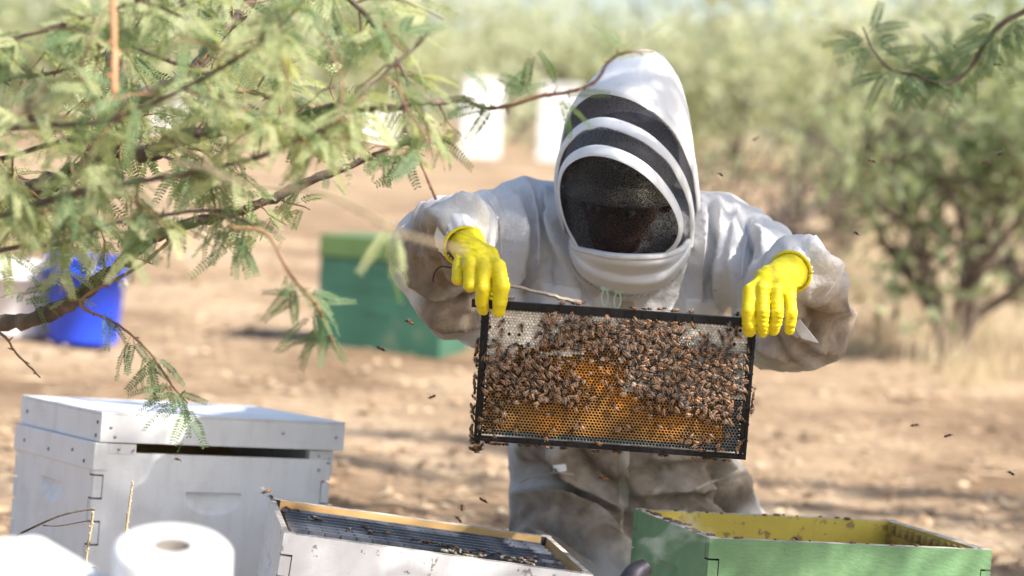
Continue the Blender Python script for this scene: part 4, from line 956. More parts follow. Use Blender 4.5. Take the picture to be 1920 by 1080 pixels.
# bees on the frames of the open hive
for (x, y) in [(-0.225, .14), (-.21, .13), (-.236, .085), (-.185, .06), (-.178, .05), (-.10, .03), (-.13, -.02), (-.09, -.015), (-.065, .0), (-.02, -.035), (-.005, -.05), (.005, -.04), (.02, -.045), (.03, -.06), (.045, -.055), (.05, -.08), (.035, -.09), (.065, -.09), (.08, -.1), (.055, -.105), (.09, -.06), (.105, -.085), (.12, -.06), (.13, -.1), (.15, -.095), (.165, -.07), (.17, -.1), (.185, -.06), (.21, -.1), (.225, -.05)]:
    put_bee(OHM @ bee_matrix((x, y, -0.0085), (random.gauss(0, .1), random.gauss(0, .1), 1), random.uniform(0, 6.28)), 'honey bee walking over the frame tops in the open hive', 'bees on the open hive')
for p_, lab in (((-.2535, 0.18, 0.002), 'honey bee on the far corner rim of the open hive'),): put_bee(OHM @ bee_matrix(p_, (0, 0, 1), 1.0), lab, None)
GBM = Matrix.LocRotScale(Vector((0.5456, 4.2154, 0.97 - 0.6297)), Euler((rad(-2.4), rad(0.94), rad(14.67))), None)
put_bee(GBM @ bee_matrix((-.244, -.06, .002), (0, 0, 1), 1.8), 'honey bee on the side rim of the green box', None)
put_bee(GBM @ bee_matrix((-.10, -.198, .002), (0, 0, 1), .6), 'honey bee on the hand-hold rim of the green box', None)
# bees in flight
for (x, y, D, lab) in [(766, 607, 3.9, 'honey bee flying below the dirty sleeve, in front of the teal hive'), (713, 657, 4.1, 'honey bee flying at the foot of the teal hive'), (810, 747, 4.4, 'small honey bee flying over bare dirt between white hive and comb'),
        (332, 864, 4.0, 'honey bee flying in front of the closed white hive'), (500, 925, 3.8, 'honey bee flying by the corner of the open hive'), (905, 941, 4.1, 'honey bee flying just above the open hive beside the trousers'),
        (865, 954, 4.0, 'honey bee flying low above the open hive'), (858, 976, 4.05, 'tiny honey bee hovering at the wooden rim of the open hive'), (1130, 900, 4.05, 'amber honey bee flying in front of the trousers'), (1350, 330, 4.3, 'honey bee flying beside the veiled hood'),
        (1604, 440, 4.0, 'honey bee flying just above the sleeve with the loose white tab'), (1634, 305, 4.4, 'honey bee flying between hood and leafy bush'), (1848, 306, 4.6, 'dark honey bee flying in front of the leafy bush'), (1875, 290, 4.2, 'pale honey bee flying in front of the leafy bush'),
        (1870, 124, 4.3, 'honey bee flying under the hanging mesquite sprig'), (1715, 800, 4.4, 'small round honey bee flying over the sunlit dirt'), (1778, 820, 4.1, 'long dark honey bee flying over the sunlit dirt'), (1895, 890, 4.2, 'honey bee flying over the shadow edge near the green box'), (1418, 262, 4.9, 'faint honey bee flying before the far shrubs')]:
    p_ = S(x, y, D); q = Euler((random.uniform(-.5, .5), random.uniform(-.6, .6), random.uniform(0, 6.28))).to_matrix().to_4x4(); q.translation = Vector(p_); put_bee(q, lab, 'bees in flight', random.choice(FLY))

# ------------------------------------------------------------------ smoker with smoke, in front of the green box
sp = S(1210, 1074, 3.72); SX, SY = sp[0] - 0.054, sp[1] - 0.038
sm = thing('bee_smoker', 'metal bee smoker breathing smoke in front of the green box', 'smoker', (SX, SY, 0.0), (0, 0, rad(35)))
mb = MB(); mb.lathe([(0.0, 0.002), (0.05, 0.002), (0.051, 0.01), (0.051, 0.17), (0.053, 0.172), (0.053, 0.182), (0.05, 0.184)], 28); mb.obj('barrel', MAT['steel'], sm, True)
mb = MB(); mb.lathe([(0.054, 0.180), (0.054, 0.192), (0.046, 0.215), (0.030, 0.238)], 24)
zt = sp[2] + 0.01
pa = np.array([(0, 0, 0.225), (0.012, 0, 0.245), (0.040, 0, zt - 0.02), (0.066, 0, zt)]); mb.tube(catmull(pa, 5), np.linspace(0.030, 0.0135, 16), 18, cap=False); mb.obj('spout_lid', MAT['soot'], sm, True)
mb = MB()
for i in range(6):
    z0 = 0.03 + i * 0.022; mb.box((-0.135 + 0.004 * (i % 2), -0.05 + 0.006 * (i % 2), z0), (-0.075 - 0.004 * (i % 2), 0.05 - 0.006 * (i % 2), z0 + 0.021))
mb.obj('bellows', MAT['leather'], sm)
mb = MB(); mb.box((-0.072, -0.055, 0.02), (-0.062, 0.055, 0.175)); mb.box((-0.148, -0.055, 0.02), (-0.138, 0.055, 0.175)); mb.box((-0.062, -0.01, 0.09), (-0.05, 0.01, 0.1)); mb.obj('bellows_board', MAT['raw_wood'], sm)
m, nt, b = new_mat('smoke_volume'); nt.nodes.remove(b)
pv = nt.nodes.new('ShaderNodeVolumePrincipled'); pv.inputs['Color'].default_value = (0.92, 0.95, 0.97, 1); pv.inputs['Anisotropy'].default_value = 0.2
nz = noise(nt, 30, 4, 0.6); r_ = ramp(nt, nz, [(0.47, (0, 0, 0)), (0.72, (1, 1, 1))])
mm = nt.nodes.new('ShaderNodeMath'); mm.operation = 'MULTIPLY'; nt.links.new(r_, mm.inputs[0]); mm.inputs[1].default_value = 11.0; nt.links.new(mm.outputs[0], pv.inputs['Density'])
nt.links.new(pv.outputs[0], nt.nodes['Material Output'].inputs['Volume']); MAT['smoke'] = m
vS, fS = surface_nets(lambda P: capsules(P, [(S(1193, 1056, 3.74), S(1212, 1030, 3.76), 0.010, 0.014), (S(1212, 1030, 3.76), S(1238, 1034, 3.78), 0.016, 0.022), (S(1250, 1020, 3.80), S(1290, 985, 3.84), 0.018, 0.024), (S(1290, 985, 3.84), S(1330, 1000, 3.84), 0.02, 0.016)], 0.02), S(1240, 1010, 3.79) - 0.16, S(1240, 1010, 3.79) + 0.16, 0.006)
o = link('smoke', fast_mesh('smoke', vS, fS, m, True)); tag(o, 'thin pale smoke drifting from the smoker spout', 'smoke', kind='stuff')

# ------------------------------------------------------------------ near hive with paper roll and folded cloth
NH = thing('near_hive', 'blurred white hive lid carrying the paper roll', 'hive box', (-0.50, 2.62, 0.415), (0, 0, rad(8)))
mb = MB(); mb.box((-0.254, -0.2065, -0.045), (0.254, 0.2065, 0.0)); o = mb.obj('lid', MAT['white_paint'], NH); bv = o.modifiers.new('b', 'BEVEL'); bv.width = 0.003
hive_box(NH, 0.49, 0.395, 0.244, T, [MAT['white_paint'], MAT['raw_wood'], MAT['worn_edge']], z=-0.0455)
floor_board(NH, 0.49, 0.395, -0.29, MAT['white_paint']); stand('hive_stand', 'low timber rails under the near white hive', -0.50, 2.62, rad(8), 0.508, 0.413, 0.105)
rc = S(328, 1012, 2.45); RR = 0.0585
PR = thing('paper_roll', 'blurred white toilet paper roll standing on the near hive lid', 'paper roll', (rc[0], rc[1], 0.4155), (rad(14), rad(1), 0))
RHh = rc[2] - 0.4155 + 0.004
mb = MB(); k = 0.0215
prof = [(k, 0.0), (RR - 0.003, 0.0), (RR, 0.004), (RR + .0004, RHh * .5), (RR, RHh - 0.006), (RR - 0.006, RHh)]
for i in range(8): prof += [(RR - 0.010 - i * 0.0035, RHh - 0.0006 * (i % 2))]
prof += [(k, RHh)]
mb.lathe(prof, 48); mb.obj('paper', MAT['paper'], PR, True)
mb = MB(); mb.lathe([(k, 0.001), (k, RHh - 0.001), (k - 0.0012, RHh - 0.001), (k - 0.0012, 0.001)], 32); mb.obj('card_core', MAT['card'], PR, True)
fc0 = S(66, 1006, 2.62); fc1 = S(236, 1086, 2.40)
mb = MB(); ax_ = fc1 - fc0; ax_[2] = 0; ax_ /= np.linalg.norm(ax_); sd = np.array([-ax_[1], ax_[0], 0]); sd = sd if sd[0] < 0 else -sd
base = np.array([fc0[0], fc0[1], 0.4155]); hgt = fc0[2] - 0.4155
rows = []
for i in range(15):
    u = i / 14; cu = base + ax_ * (0.30 * u) - np.array([0, 0, 0]); h_ = hgt * (1 - 0.10 * u); prof = []
    for a_ in np.linspace(-0.5 * math.pi, 0.5 * math.pi, 11): prof.append(cu - sd * (h_ / 2 * math.cos(a_) * 0.55) + np.array([0, 0, h_ / 2 + h_ / 2 * math.sin(a_)]))
    for s_ in np.linspace(0.02, 0.2, 8): prof.append(cu + sd * s_ + np.array([0, 0, h_ - 0.10 * s_ + 0.004 * math.sin(20 * s_ + 3 * u)]))
    prof.append(cu + sd * 0.21); rows.append(prof)
mb.grid(np.array(rows)); 
mb.add(np.array(rows[0]), [list(range(len(rows[0])))]); mb.add(np.array(rows[-1]), [list(range(len(rows[-1])))[::-1]])
o = mb.obj('folded_cloth', MAT['paper'], smooth=False); tag(o, 'blurred folded white cloth lying on the near hive lid beside the paper roll', 'cloth')

# ------------------------------------------------------------------ mesquite foliage
def pinna(V, F, base, d, up, L, pairs, droop, ll):
    side = np.cross(up, d); side /= np.linalg.norm(side) + 1e-9
    n = 7; sp_ = []
    for i in range(n):
        u = i / (n - 1); sp_.append(base + d * L * u + up * (-droop * L * u * u))
    sp_ = np.array(sp_); o = len(V)
    # midrib: thin strip
    for i in range(n): V.append(sp_[i] + side * 0.0006); V.append(sp_[i] - side * 0.0006)
    for i in range(n - 1): F.append((o + 2 * i, o + 2 * i + 1, o + 2 * i + 3, o + 2 * i + 2))
    for k in range(pairs):
        u = 0.1 + 0.9 * k / (pairs - 1); j = min(int(u * (n - 1)), n - 2); t = u * (n - 1) - j; p = sp_[j] * (1 - t) + sp_[j + 1] * t; tang = sp_[j + 1] - sp_[j]; tang /= np.linalg.norm(tang)
        l = ll * (1 - 0.45 * abs(u - 0.45) ** 1.5 * 1.6)
        for s in (-1, 1):
            ld = side * s * 0.93 + tang * 0.42 + up * random.uniform(-.15, .22); ld /= np.linalg.norm(ld); wv = tang * 0.9 - ld * (tang @ ld); wv /= np.linalg.norm(wv); w = l * 0.19; o = len(V)
            V += [p, p + ld * l * 0.5 + wv * w, p + ld * l, p + ld * l * 0.5 - wv * w]; F.append((o, o + 1, o + 2, o + 3))
def leaf_template(seed, npin=2, dense=14):
    random.seed(seed); V, F = [], []; L = random.uniform(0.052, 0.075); pet = 0.014
    X = np.array([1., 0, 0]); U = np.array([0, 0, 1.]); o = 0
    V += [np.array([0, .0006, 0]), np.array([0, -.0006, 0]), np.array([pet, -.0006, 0]), np.array([pet, .0006, 0])]; F.append((0, 1, 2, 3))
    for k in range(npin):
        a = (k - (npin - 1) / 2) * rad(random.uniform(38, 62)); d = np.array([math.cos(a), math.sin(a), random.uniform(-.15, .1)]); d /= np.linalg.norm(d)
        pinna(V, F, np.array([pet, 0, 0]), d, U, L * random.uniform(.85, 1.1), dense, random.uniform(.1, .45), 0.0115)
    return np.array(V), np.array(F)
LT = [leaf_template(100 + i, 2 if i < 5 else 1) for i in range(8)]
LT_SPARSE = [leaf_template(200 + i, 2, 8) for i in range(4)]
random.seed(11)
def frame_at(p, d, roll, sc):
    d = d / np.linalg.norm(d); u = np.array([0, 0, 1.]) - d * d[2]; u = u / (np.linalg.norm(u) + 1e-6) if np.linalg.norm(u) > 1e-3 else np.array([1., 0, 0])
    s = np.cross(u, d); c_, s_ = math.cos(roll), math.sin(roll); u2 = u * c_ + s * s_; s2 = np.cross(u2, d)
    return np.stack([d * sc, s2 * sc, u2 * sc], 1), p
def batch(items, templates):
    """items: (template index, 3x3, position) -> joined vertex and quad arrays"""
    Vs, Fs, off = [], [], 0
    for k, A, p in items:
        v, f = templates[k]; Vs.append(v @ A.T + p); Fs.append(f + off); off += len(v)
    return np.concatenate(Vs), np.concatenate(Fs)
def grow(branches, spacing, twig_len, leaf_gap, seed, accept=None, up_bias=0.0):
    """twigs off each branch, leaves off each twig; returns twig paths and leaf frames"""
    r = random.Random(seed); twigs, leaves = [], []
    for P, r0, r1, dens, lmul in branches:
        if dens <= 0: continue
        seg = np.linalg.norm(np.diff(P, axis=0), axis=1); Lc = np.concatenate([[0], np.cumsum(seg)]); s = r.uniform(0, spacing)
        while s < Lc[-1]:
            i = min(np.searchsorted(Lc, s) - 1, len(P) - 2); i = max(i, 0); p = P[i] + (P[i + 1] - P[i]) * ((s - Lc[i]) / (seg[i] + 1e-9)); tg = (P[i + 1] - P[i]) / (seg[i] + 1e-9)
            s += spacing / dens * r.uniform(0.5, 1.5)
            d = np.array([r.gauss(0, 1), r.gauss(0, 0.7), r.gauss(0, 1)]) + tg * 0.9; d /= np.linalg.norm(d); Lt = twig_len * lmul * r.uniform(0.35, 1.2); n = 6; path = [p]; dd = d
            for k in range(n):
                dd = dd + np.array([r.gauss(0, .22), r.gauss(0, .22), r.gauss(-0.10 + up_bias, .18)]); dd /= np.linalg.norm(dd); path.append(path[-1] + dd * Lt / n)
            path = np.array(path)
            if accept is not None and (not accept(path[-1]) or not accept(path[3])): continue
            twigs.append(path); m = max(2, int(Lt / leaf_gap))
            for k in range(m):
                t = (k + 0.6) / m * n; j = min(int(t), n - 1); q = path[j] + (path[j + 1] - path[j]) * (t - j); td = path[j + 1] - path[j]; td /= np.linalg.norm(td)
                for c_ in range(r.choice((1, 1, 2))):
                    ld = td * 0.5 + np.array([r.gauss(0, .8), r.gauss(0, .8), r.gauss(-0.25, .55)]); ld /= np.linalg.norm(ld)
                    if accept is not None and not accept(q + ld * 0.06): continue
                    A, p_ = frame_at(q, ld, r.uniform(-1.0, 1.0), r.uniform(0.65, 1.05)); leaves.append((r.randrange(100), A, p_))
    return twigs, leaves
def px_branch(pts, r0, r1, dens=1.0, lmul=1.0, n=6):
    P = catmull([S(*p) for p in pts], n); return (P, r0, r1, dens, lmul)
def in_poly(p, poly):
    x, y = p; c_ = False; j = len(poly) - 1
    for i in range(len(poly)):
        xi, yi = poly[i]; xj, yj = poly[j]
        if (yi > y) != (yj > y) and x < (xj - xi) * (y - yi) / (yj - yi) + xi: c_ = not c_
        j = i
    return c_
REG = [(-400, -400), (860, -400), (850, 60), (838, 190), (880, 262), (835, 320), (740, 318), (650, 345), (560, 410), (500, 470), (430, 470), (345, 480), (262, 560), (255, 610), (90, 560), (-400, 560)]
acc = lambda p: in_poly(proj(p), REG)
LEFT_TREE = thing('mesquite_tree', 'leafy mesquite tree with thorny branches reaching over the white hive', 'tree', (-1.45, 3.9, 0))
tp = np.array([(-1.45, 3.9, -0.05), (-1.43, 3.88, 0.3), (-1.36, 3.85, 0.62), (-1.25, 3.82, 0.95), (-1.22, 3.8, 1.35), (-1.28, 3.8, 1.9)])
main = [px_branch([(-330, 690, 3.85), (-120, 632, 3.85), (0, 606, 3.82), (70, 597, 3.8), (130, 570, 3.78), (180, 530, 3.76), (245, 478, 3.75), (300, 440, 3.74), (390, 412, 3.72), (470, 388, 3.72), (560, 350, 3.72), (640, 316, 3.72), (722, 284, 3.72)], 0.017, 0.005, 1.2),
        px_branch([(-250, 420, 3.9), (-60, 330, 3.9), (60, 345, 3.88), (150, 320, 3.85), (230, 292, 3.8), (300, 285, 3.75), (360, 250, 3.65), (450, 238, 3.6), (560, 216, 3.55), (650, 206, 3.5), (720, 203, 3.45), (800, 192, 3.45), (872, 188, 3.5)], 0.022, 0.0035, 1.2),
        px_branch([(150, 330, 3.88), (190, 240, 3.86), (225, 192, 3.85), (275, 168, 3.85), (345, 135, 3.85), (400, 75, 3.85), (450, 25, 3.86), (500, -40, 3.88), (560, -120, 3.9)], 0.013, 0.008, 1.0),
        px_branch([(190, 330, 4.05), (205, 230, 4.05), (222, 120, 4.05), (240, 20, 4.05), (262, -80, 4.05)], 0.024, 0.018, 0.8),
        px_branch([(205, 60, 3.5), (240, 86, 3.5), (300, 105, 3.5), (360, 122, 3.5), (402, 136, 3.5)], 0.0055, 0.003, 0.6),
        px_branch([(380, 130, 3.7), (412, 103, 3.7), (470, 82, 3.7), (550, 42, 3.7)], 0.004, 0.002, 0.7, 0.7),
        px_branch([(455, 160, 3.6), (490, 165, 3.6), (545, 190, 3.58), (600, 205, 3.55)], 0.004, 0.004, 0.5, 0.6),
        px_branch([(700, 290, 3.7), (770, 270, 3.62), (792, 312, 3.6), (818, 374, 3.6)], 0.003, 0.0018, 0.0),
        px_branch([(870, 188, 3.5), (905, 195, 3.45), (960, 192, 3.4), (1012, 178, 3.38), (1060, 172, 3.36), (1112, 150, 3.34), (1140, 112, 3.32), (1180, 92, 3.3), (1235, 90, 3.3)], 0.0035, 0.0016, 0.0),
        px_branch([(330, 440, 3.75), (260, 500, 3.7), (150, 565, 3.72), (220, 608, 3.72), (280, 660, 3.72), (322, 722, 3.73), (352, 756, 3.75)], 0.003, 0.0014, 0.0),
        px_branch([(-120, 560, 3.8), (0, 625, 3.8), (30, 662, 3.8), (76, 708, 3.8)], 0.0035, 0.0012, 0.0),
        px_branch([(330, 300, 2.7), (460, 340, 2.6), (570, 362, 2.55), (640, 388, 2.5), (700, 412, 2.45), (770, 440, 2.42), (880, 468, 2.4)], 0.0022, 0.0020, 0.0),
        px_branch([(420, 420, 3.2), (500, 440, 3.2), (545, 515, 3.2), (580, 560, 3.3), (606, 600, 3.35), (628, 650, 3.35)], 0.003, 0.0015, 0.0),
        # nearer limbs, out of focus
        px_branch([(-300, 330, 3.20), (-60, 250, 3.17), (100, 232, 3.15), (250, 205, 3.12), (400, 140, 3.09), (520, 60, 3.09), (600, -30, 3.09)], 0.0055, 0.002, 1.3),
        px_branch([(-300, 480, 3.32), (-60, 420, 3.26), (110, 378, 3.23), (260, 345, 3.20), (380, 320, 3.20), (500, 290, 3.20), (620, 235, 3.20), (720, 150, 3.20), (800, 70, 3.20)], 0.0055, 0.002, 1.3),
        px_branch([(-300, 60, 3.38), (-60, 80, 3.32), (90, 55, 3.29), (210, 15, 3.26), (330, -40, 3.26)], 0.0055, 0.002, 1.4),
        px_branch([(-300, 560, 3.49), (-80, 500, 3.46), (120, 440, 3.44), (260, 410, 3.41), (400, 400, 3.38), (480, 430, 3.38)], 0.0055, 0.002, 1.2),
        px_branch([(208, -60, 2.97), (212, 30, 2.97), (215, 110, 2.97), (213, 178, 2.97)], 0.0042, 0.004, 0.0),
        px_branch([(560, -120, 3.49), (620, -30, 3.44), (690, 40, 3.41), (740, 110, 3.38), (770, 190, 3.38)], 0.005, 0.002, 1.3),
        px_branch([(-300, 180, 3.61), (-40, 170, 3.58), (110, 140, 3.55), (260, 60, 3.55), (380, -30, 3.55)], 0.0055, 0.002, 1.2),
        px_branch([(-300, 300, 3.67), (-40, 290, 3.64), (120, 262, 3.61), (240, 262, 3.61), (340, 300, 3.61), (420, 330, 3.61)], 0.0055, 0.002, 1.2)]
mb = MB(); P = catmull(tp, 5); mb.tube(P + rng.normal(0, .004, P.shape), np.linspace(0.11, 0.05, len(P)), 14); mb.obj('trunk', MAT['bark'], None, True).parent = None
trunk = bpy.data.objects['trunk']; under(trunk, LEFT_TREE)
for k, (P, r0, r1, dn, lm) in enumerate(main):
    # limbs that leave the frame on the left run back to the trunk
    if proj(P[0])[0] < -100:
        j = tp[2 + (k % 3)]; P = np.concatenate([catmull([j, 0.5 * (j + P[0]) + np.array([0, 0, .03]), P[0]], 5)[:-1], P])
    P = P + 0.012 * np.stack([vnoise(P, 9, 70 + k), vnoise(P, 9, 90 + k), vnoise(P, 9, 110 + k)], 1) * (0 if k in (0, 7, 9, 10, 17) else 1)
    mb = MB(); rr = np.linspace(r0, r1, len(P)) * (1 + 0.12 * rng.normal(size=len(P))); mb.tube(P + rng.normal(0, r0 * .10, P.shape), rr, 9)
    for q in range(3, len(P) - 1, 3 if r0 < 0.012 else 5):      # thorns and knots
        d = rng.normal(size=3); d /= np.linalg.norm(d); mb.tube([P[q], P[q] + d * (rr[q] + 0.006), P[q] + d * (rr[q] + 0.011)], [rr[q] * .5 + .0008, .0012, .0002], 4)
    thin = r0 < 0.0045
    under(mb.obj('branch', MAT['straw'] if k == 11 else MAT['twig_tan'] if k == 17 else MAT['twig'] if thin else MAT['bark'], None, True), LEFT_TREE)
twigs, leaves = grow(main, 0.046, 0.15, 0.020, 5, acc)
def spray(pts, D, n, L, seed, down=0.6):
    """explicit leaf sprays where the photograph shows single leaves"""
    r = random.Random(seed); P = catmull([S(x, y, D) for x, y in pts], 6)
    for k in range(n):
        t = r.random() * (len(P) - 1); j = int(min(t, len(P) - 2)); q = P[j] + (P[j + 1] - P[j]) * (t - j)
        ld = np.array([r.gauss(0, .8), r.gauss(0, .35), r.gauss(-down, .5)]); A, p_ = frame_at(q, ld / np.linalg.norm(ld), r.uniform(-1.3, 1.3), L * r.uniform(.8, 1.15)); leaves.append((r.randrange(100), A, p_))
hang = len(leaves)
spray([(150, 565), (220, 608), (280, 660), (322, 722), (352, 756)], 3.72, 20, 0.85, 1); spray([(30, 540), (60, 550), (120, 570)], 3.76, 4, 0.8, 2)
spray([(700, 290), (770, 270), (792, 312)], 3.62, 6, 0.9, 3); spray([(545, 515), (580, 560), (606, 600), (622, 620)], 3.35, 16, 0.8, 4); spray([(620, 390), (760, 420)], 2.9, 3, 1.0, 6)
spray([(905, 195), (960, 192), (1012, 178), (1060, 172)], 3.4, 9, 0.95, 7, -0.5); spray([(1112, 150), (1180, 92), (1235, 90)], 3.3, 4, 0.7, 8, -0.5); spray([(420, 470), (470, 430), (480, 400)], 3.5, 7, 0.9, 9); spray([(800, 250), (830, 262)], 3.5, 5, 0.9, 10)
mb = MB()
for tw in twigs: mb.tube(tw, np.linspace(0.0019, 0.0009, len(tw)), 4, cap=False)
o = under(mb.obj('twigs', MAT['twig'], None, True), LEFT_TREE); tag(o, kind='stuff')
lm_ = [fast_mesh('leaf', v, f, MAT['leaf']) for v, f in LT]; lmd = [fast_mesh('leaf', v, f, MAT['leaf_dark']) for v, f in LT]
special = leaves[hang:]; rest = leaves[:hang]; random.Random(3).shuffle(rest)
rest.sort(key=lambda it: (it[2] - CAM) @ Fw + 0.5 * random.random()); nl = 290 - len(special); solo = special + rest[:nl]; rest = rest[nl:]
for k, A, p_ in solo:
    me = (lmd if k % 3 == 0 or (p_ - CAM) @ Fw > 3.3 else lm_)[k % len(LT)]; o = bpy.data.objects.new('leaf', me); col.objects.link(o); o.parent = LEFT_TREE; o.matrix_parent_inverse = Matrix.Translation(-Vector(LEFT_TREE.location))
    M_ = Matrix.Identity(4)
    for i in range(3):
        for j in range(3): M_[i][j] = A[i][j]
        M_[i][3] = p_[i]
    o.matrix_basis = M_
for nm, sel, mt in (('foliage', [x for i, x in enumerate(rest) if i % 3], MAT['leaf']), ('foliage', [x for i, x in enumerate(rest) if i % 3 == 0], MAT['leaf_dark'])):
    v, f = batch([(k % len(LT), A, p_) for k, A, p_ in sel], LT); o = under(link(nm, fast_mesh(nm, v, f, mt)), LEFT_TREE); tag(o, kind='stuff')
print('left leaves', len(leaves), 'twigs', len(twigs))

# mesquite on the other side, out of frame: its crown throws the dappled shade, one sprig hangs into view
SHADE = thing('mesquite_tree', 'mesquite whose drooping sprig hangs in front of the far leafy bush', 'tree', (3.0, 3.1, 0))
tr_ = catmull([(3.0, 3.1, -.05), (2.95, 3.1, 0.6), (2.8, 3.15, 1.3), (2.55, 3.25, 2.0), (2.3, 3.35, 2.7)], 5); mb = MB(); mb.tube(tr_ + rng.normal(0, .006, tr_.shape), np.linspace(0.13, 0.06, len(tr_)), 14); under(mb.obj('trunk', MAT['bark'], None, True), SHADE)
shade_br = []
def sunpt(x, y, z, t): return np.array([x, y, z]) + sun_dir * t
# limbs laid out over the hives and the beekeeper, along the sun's path
for k, tgt in enumerate([[(-1.0, 4.9, .4), (-.7, 4.75, .5), (-.3, 4.6, .6), (.1, 4.5, .9), (.5, 4.5, .9)], [(-.5, 4.5, .3), (-.1, 4.3, .45), (.2, 4.2, .6), (.6, 4.3, .5)], [(-.2, 4.5, 1.0), (.1, 4.5, 1.05), (.4, 4.5, .9), (.8, 4.4, .6)],
                         [(-1.2, 5.2, .1), (-.6, 5.4, .1), (0, 5.5, .1), (.6, 5.4, .1), (1.2, 5.3, .1)], [(-.9, 4.5, .35), (-.4, 4.15, .3), (.0, 4.0, .3), (.5, 4.1, .3)], [(0, 6.1, .1), (.6, 6.0, .1), (1.2, 5.8, .1), (1.8, 5.5, .2)],
                         [(-.6, 4.9, .9), (-.1, 4.7, .7), (.3, 4.55, .5), (.7, 4.6, .3)], [(-2.0, 6.4, .1), (-1.2, 6.2, .1), (-.4, 6.1, .1), (.2, 5.9, .1)],
                         [(-.55, 3.95, .3), (-.3, 3.82, .25), (-.12, 3.82, .25), (.02, 3.86, .28)], [(-1.0, 6.9, .1), (-.3, 6.8, .1), (.5, 6.6, .1), (1.6, 6.3, .1)], [(-.9, 7.6, .1), (-.2, 7.4, .1), (.7, 7.0, .1), (1.9, 6.6, .1)], [(-.95, 4.45, .3), (-.75, 4.4, .3), (-.5, 4.45, .35), (-.35, 4.55, .35)]]):
    t0 = 2.9 + 0.18 * (k % 3); pts_ = [sunpt(*p, t0 - 0.25 * p[0]) for p in tgt][::-1]; P = catmull([tr_[-3 - (k % 4)]] + pts_, 6); shade_br.append((P, 0.022, 0.004, 2.4 if k in (4, 8, 11) else 2.0 if k in (9, 10) else 1.0, 0.8 if k in (8, 11) else 1.0))
for P, r0, r1, *_ in shade_br:
    mb = MB(); mb.tube(P, np.linspace(r0, r1, len(P)), 8); under(mb.obj('branch', MAT['bark'], None, True), SHADE)
tw2, lv2 = grow(shade_br, 0.078, 0.36, 0.028, 9)
sprig = [px_branch([(2250, -120, 3.25), (2020, -30, 3.3), (1920, 22, 3.3), (1885, 40, 3.3), (1850, 75, 3.3), (1826, 118, 3.3), (1800, 145, 3.3), (1765, 158, 3.3), (1720, 142, 3.3), (1672, 130, 3.3), (1640, 100, 3.3), (1618, 50, 3.3)], 0.006, 0.0018, 0.0)]
P = sprig[0][0]; P = np.concatenate([catmull([tr_[9], 0.5 * (tr_[9] + P[0]), P[0]], 5)[:-1], P]); mb = MB(); mb.tube(P, np.concatenate([np.linspace(0.014, 0.005, 12), np.linspace(0.0048, 0.0014, len(P) - 12)]), 7); under(mb.obj('branch', MAT['bark'], None, True), SHADE)
hang = len(leaves); spray([(1900, 25), (1850, 75), (1826, 118), (1800, 145)], 3.3, 20, 0.8, 21, 0.2); spray([(1790, 150), (1740, 150), (1680, 132), (1640, 100), (1622, 60)], 3.3, 30, 0.8, 22, 0.2); sp2 = leaves[hang:]
for k, A, p_ in sp2:
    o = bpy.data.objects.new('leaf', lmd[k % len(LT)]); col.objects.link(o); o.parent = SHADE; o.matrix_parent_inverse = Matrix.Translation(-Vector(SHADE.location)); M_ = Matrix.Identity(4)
    for i in range(3):
        for j in range(3): M_[i][j] = A[i][j]
        M_[i][3] = p_[i]
    o.matrix_basis = M_
v, f = batch([(k % 4, A * 1.5, p_) for k, A, p_ in lv2], LT_SPARSE); o = under(link('crown', fast_mesh('crown', v, f, MAT['leaf'])), SHADE); tag(o, kind='stuff')
mb = MB()
for tw in tw2: mb.tube(tw, np.linspace(0.004, 0.0015, len(tw)), 4, cap=False)
o = under(mb.obj('twigs', MAT['twig'], None, True), SHADE); tag(o, kind='stuff'); print('shade leaves', len(lv2))

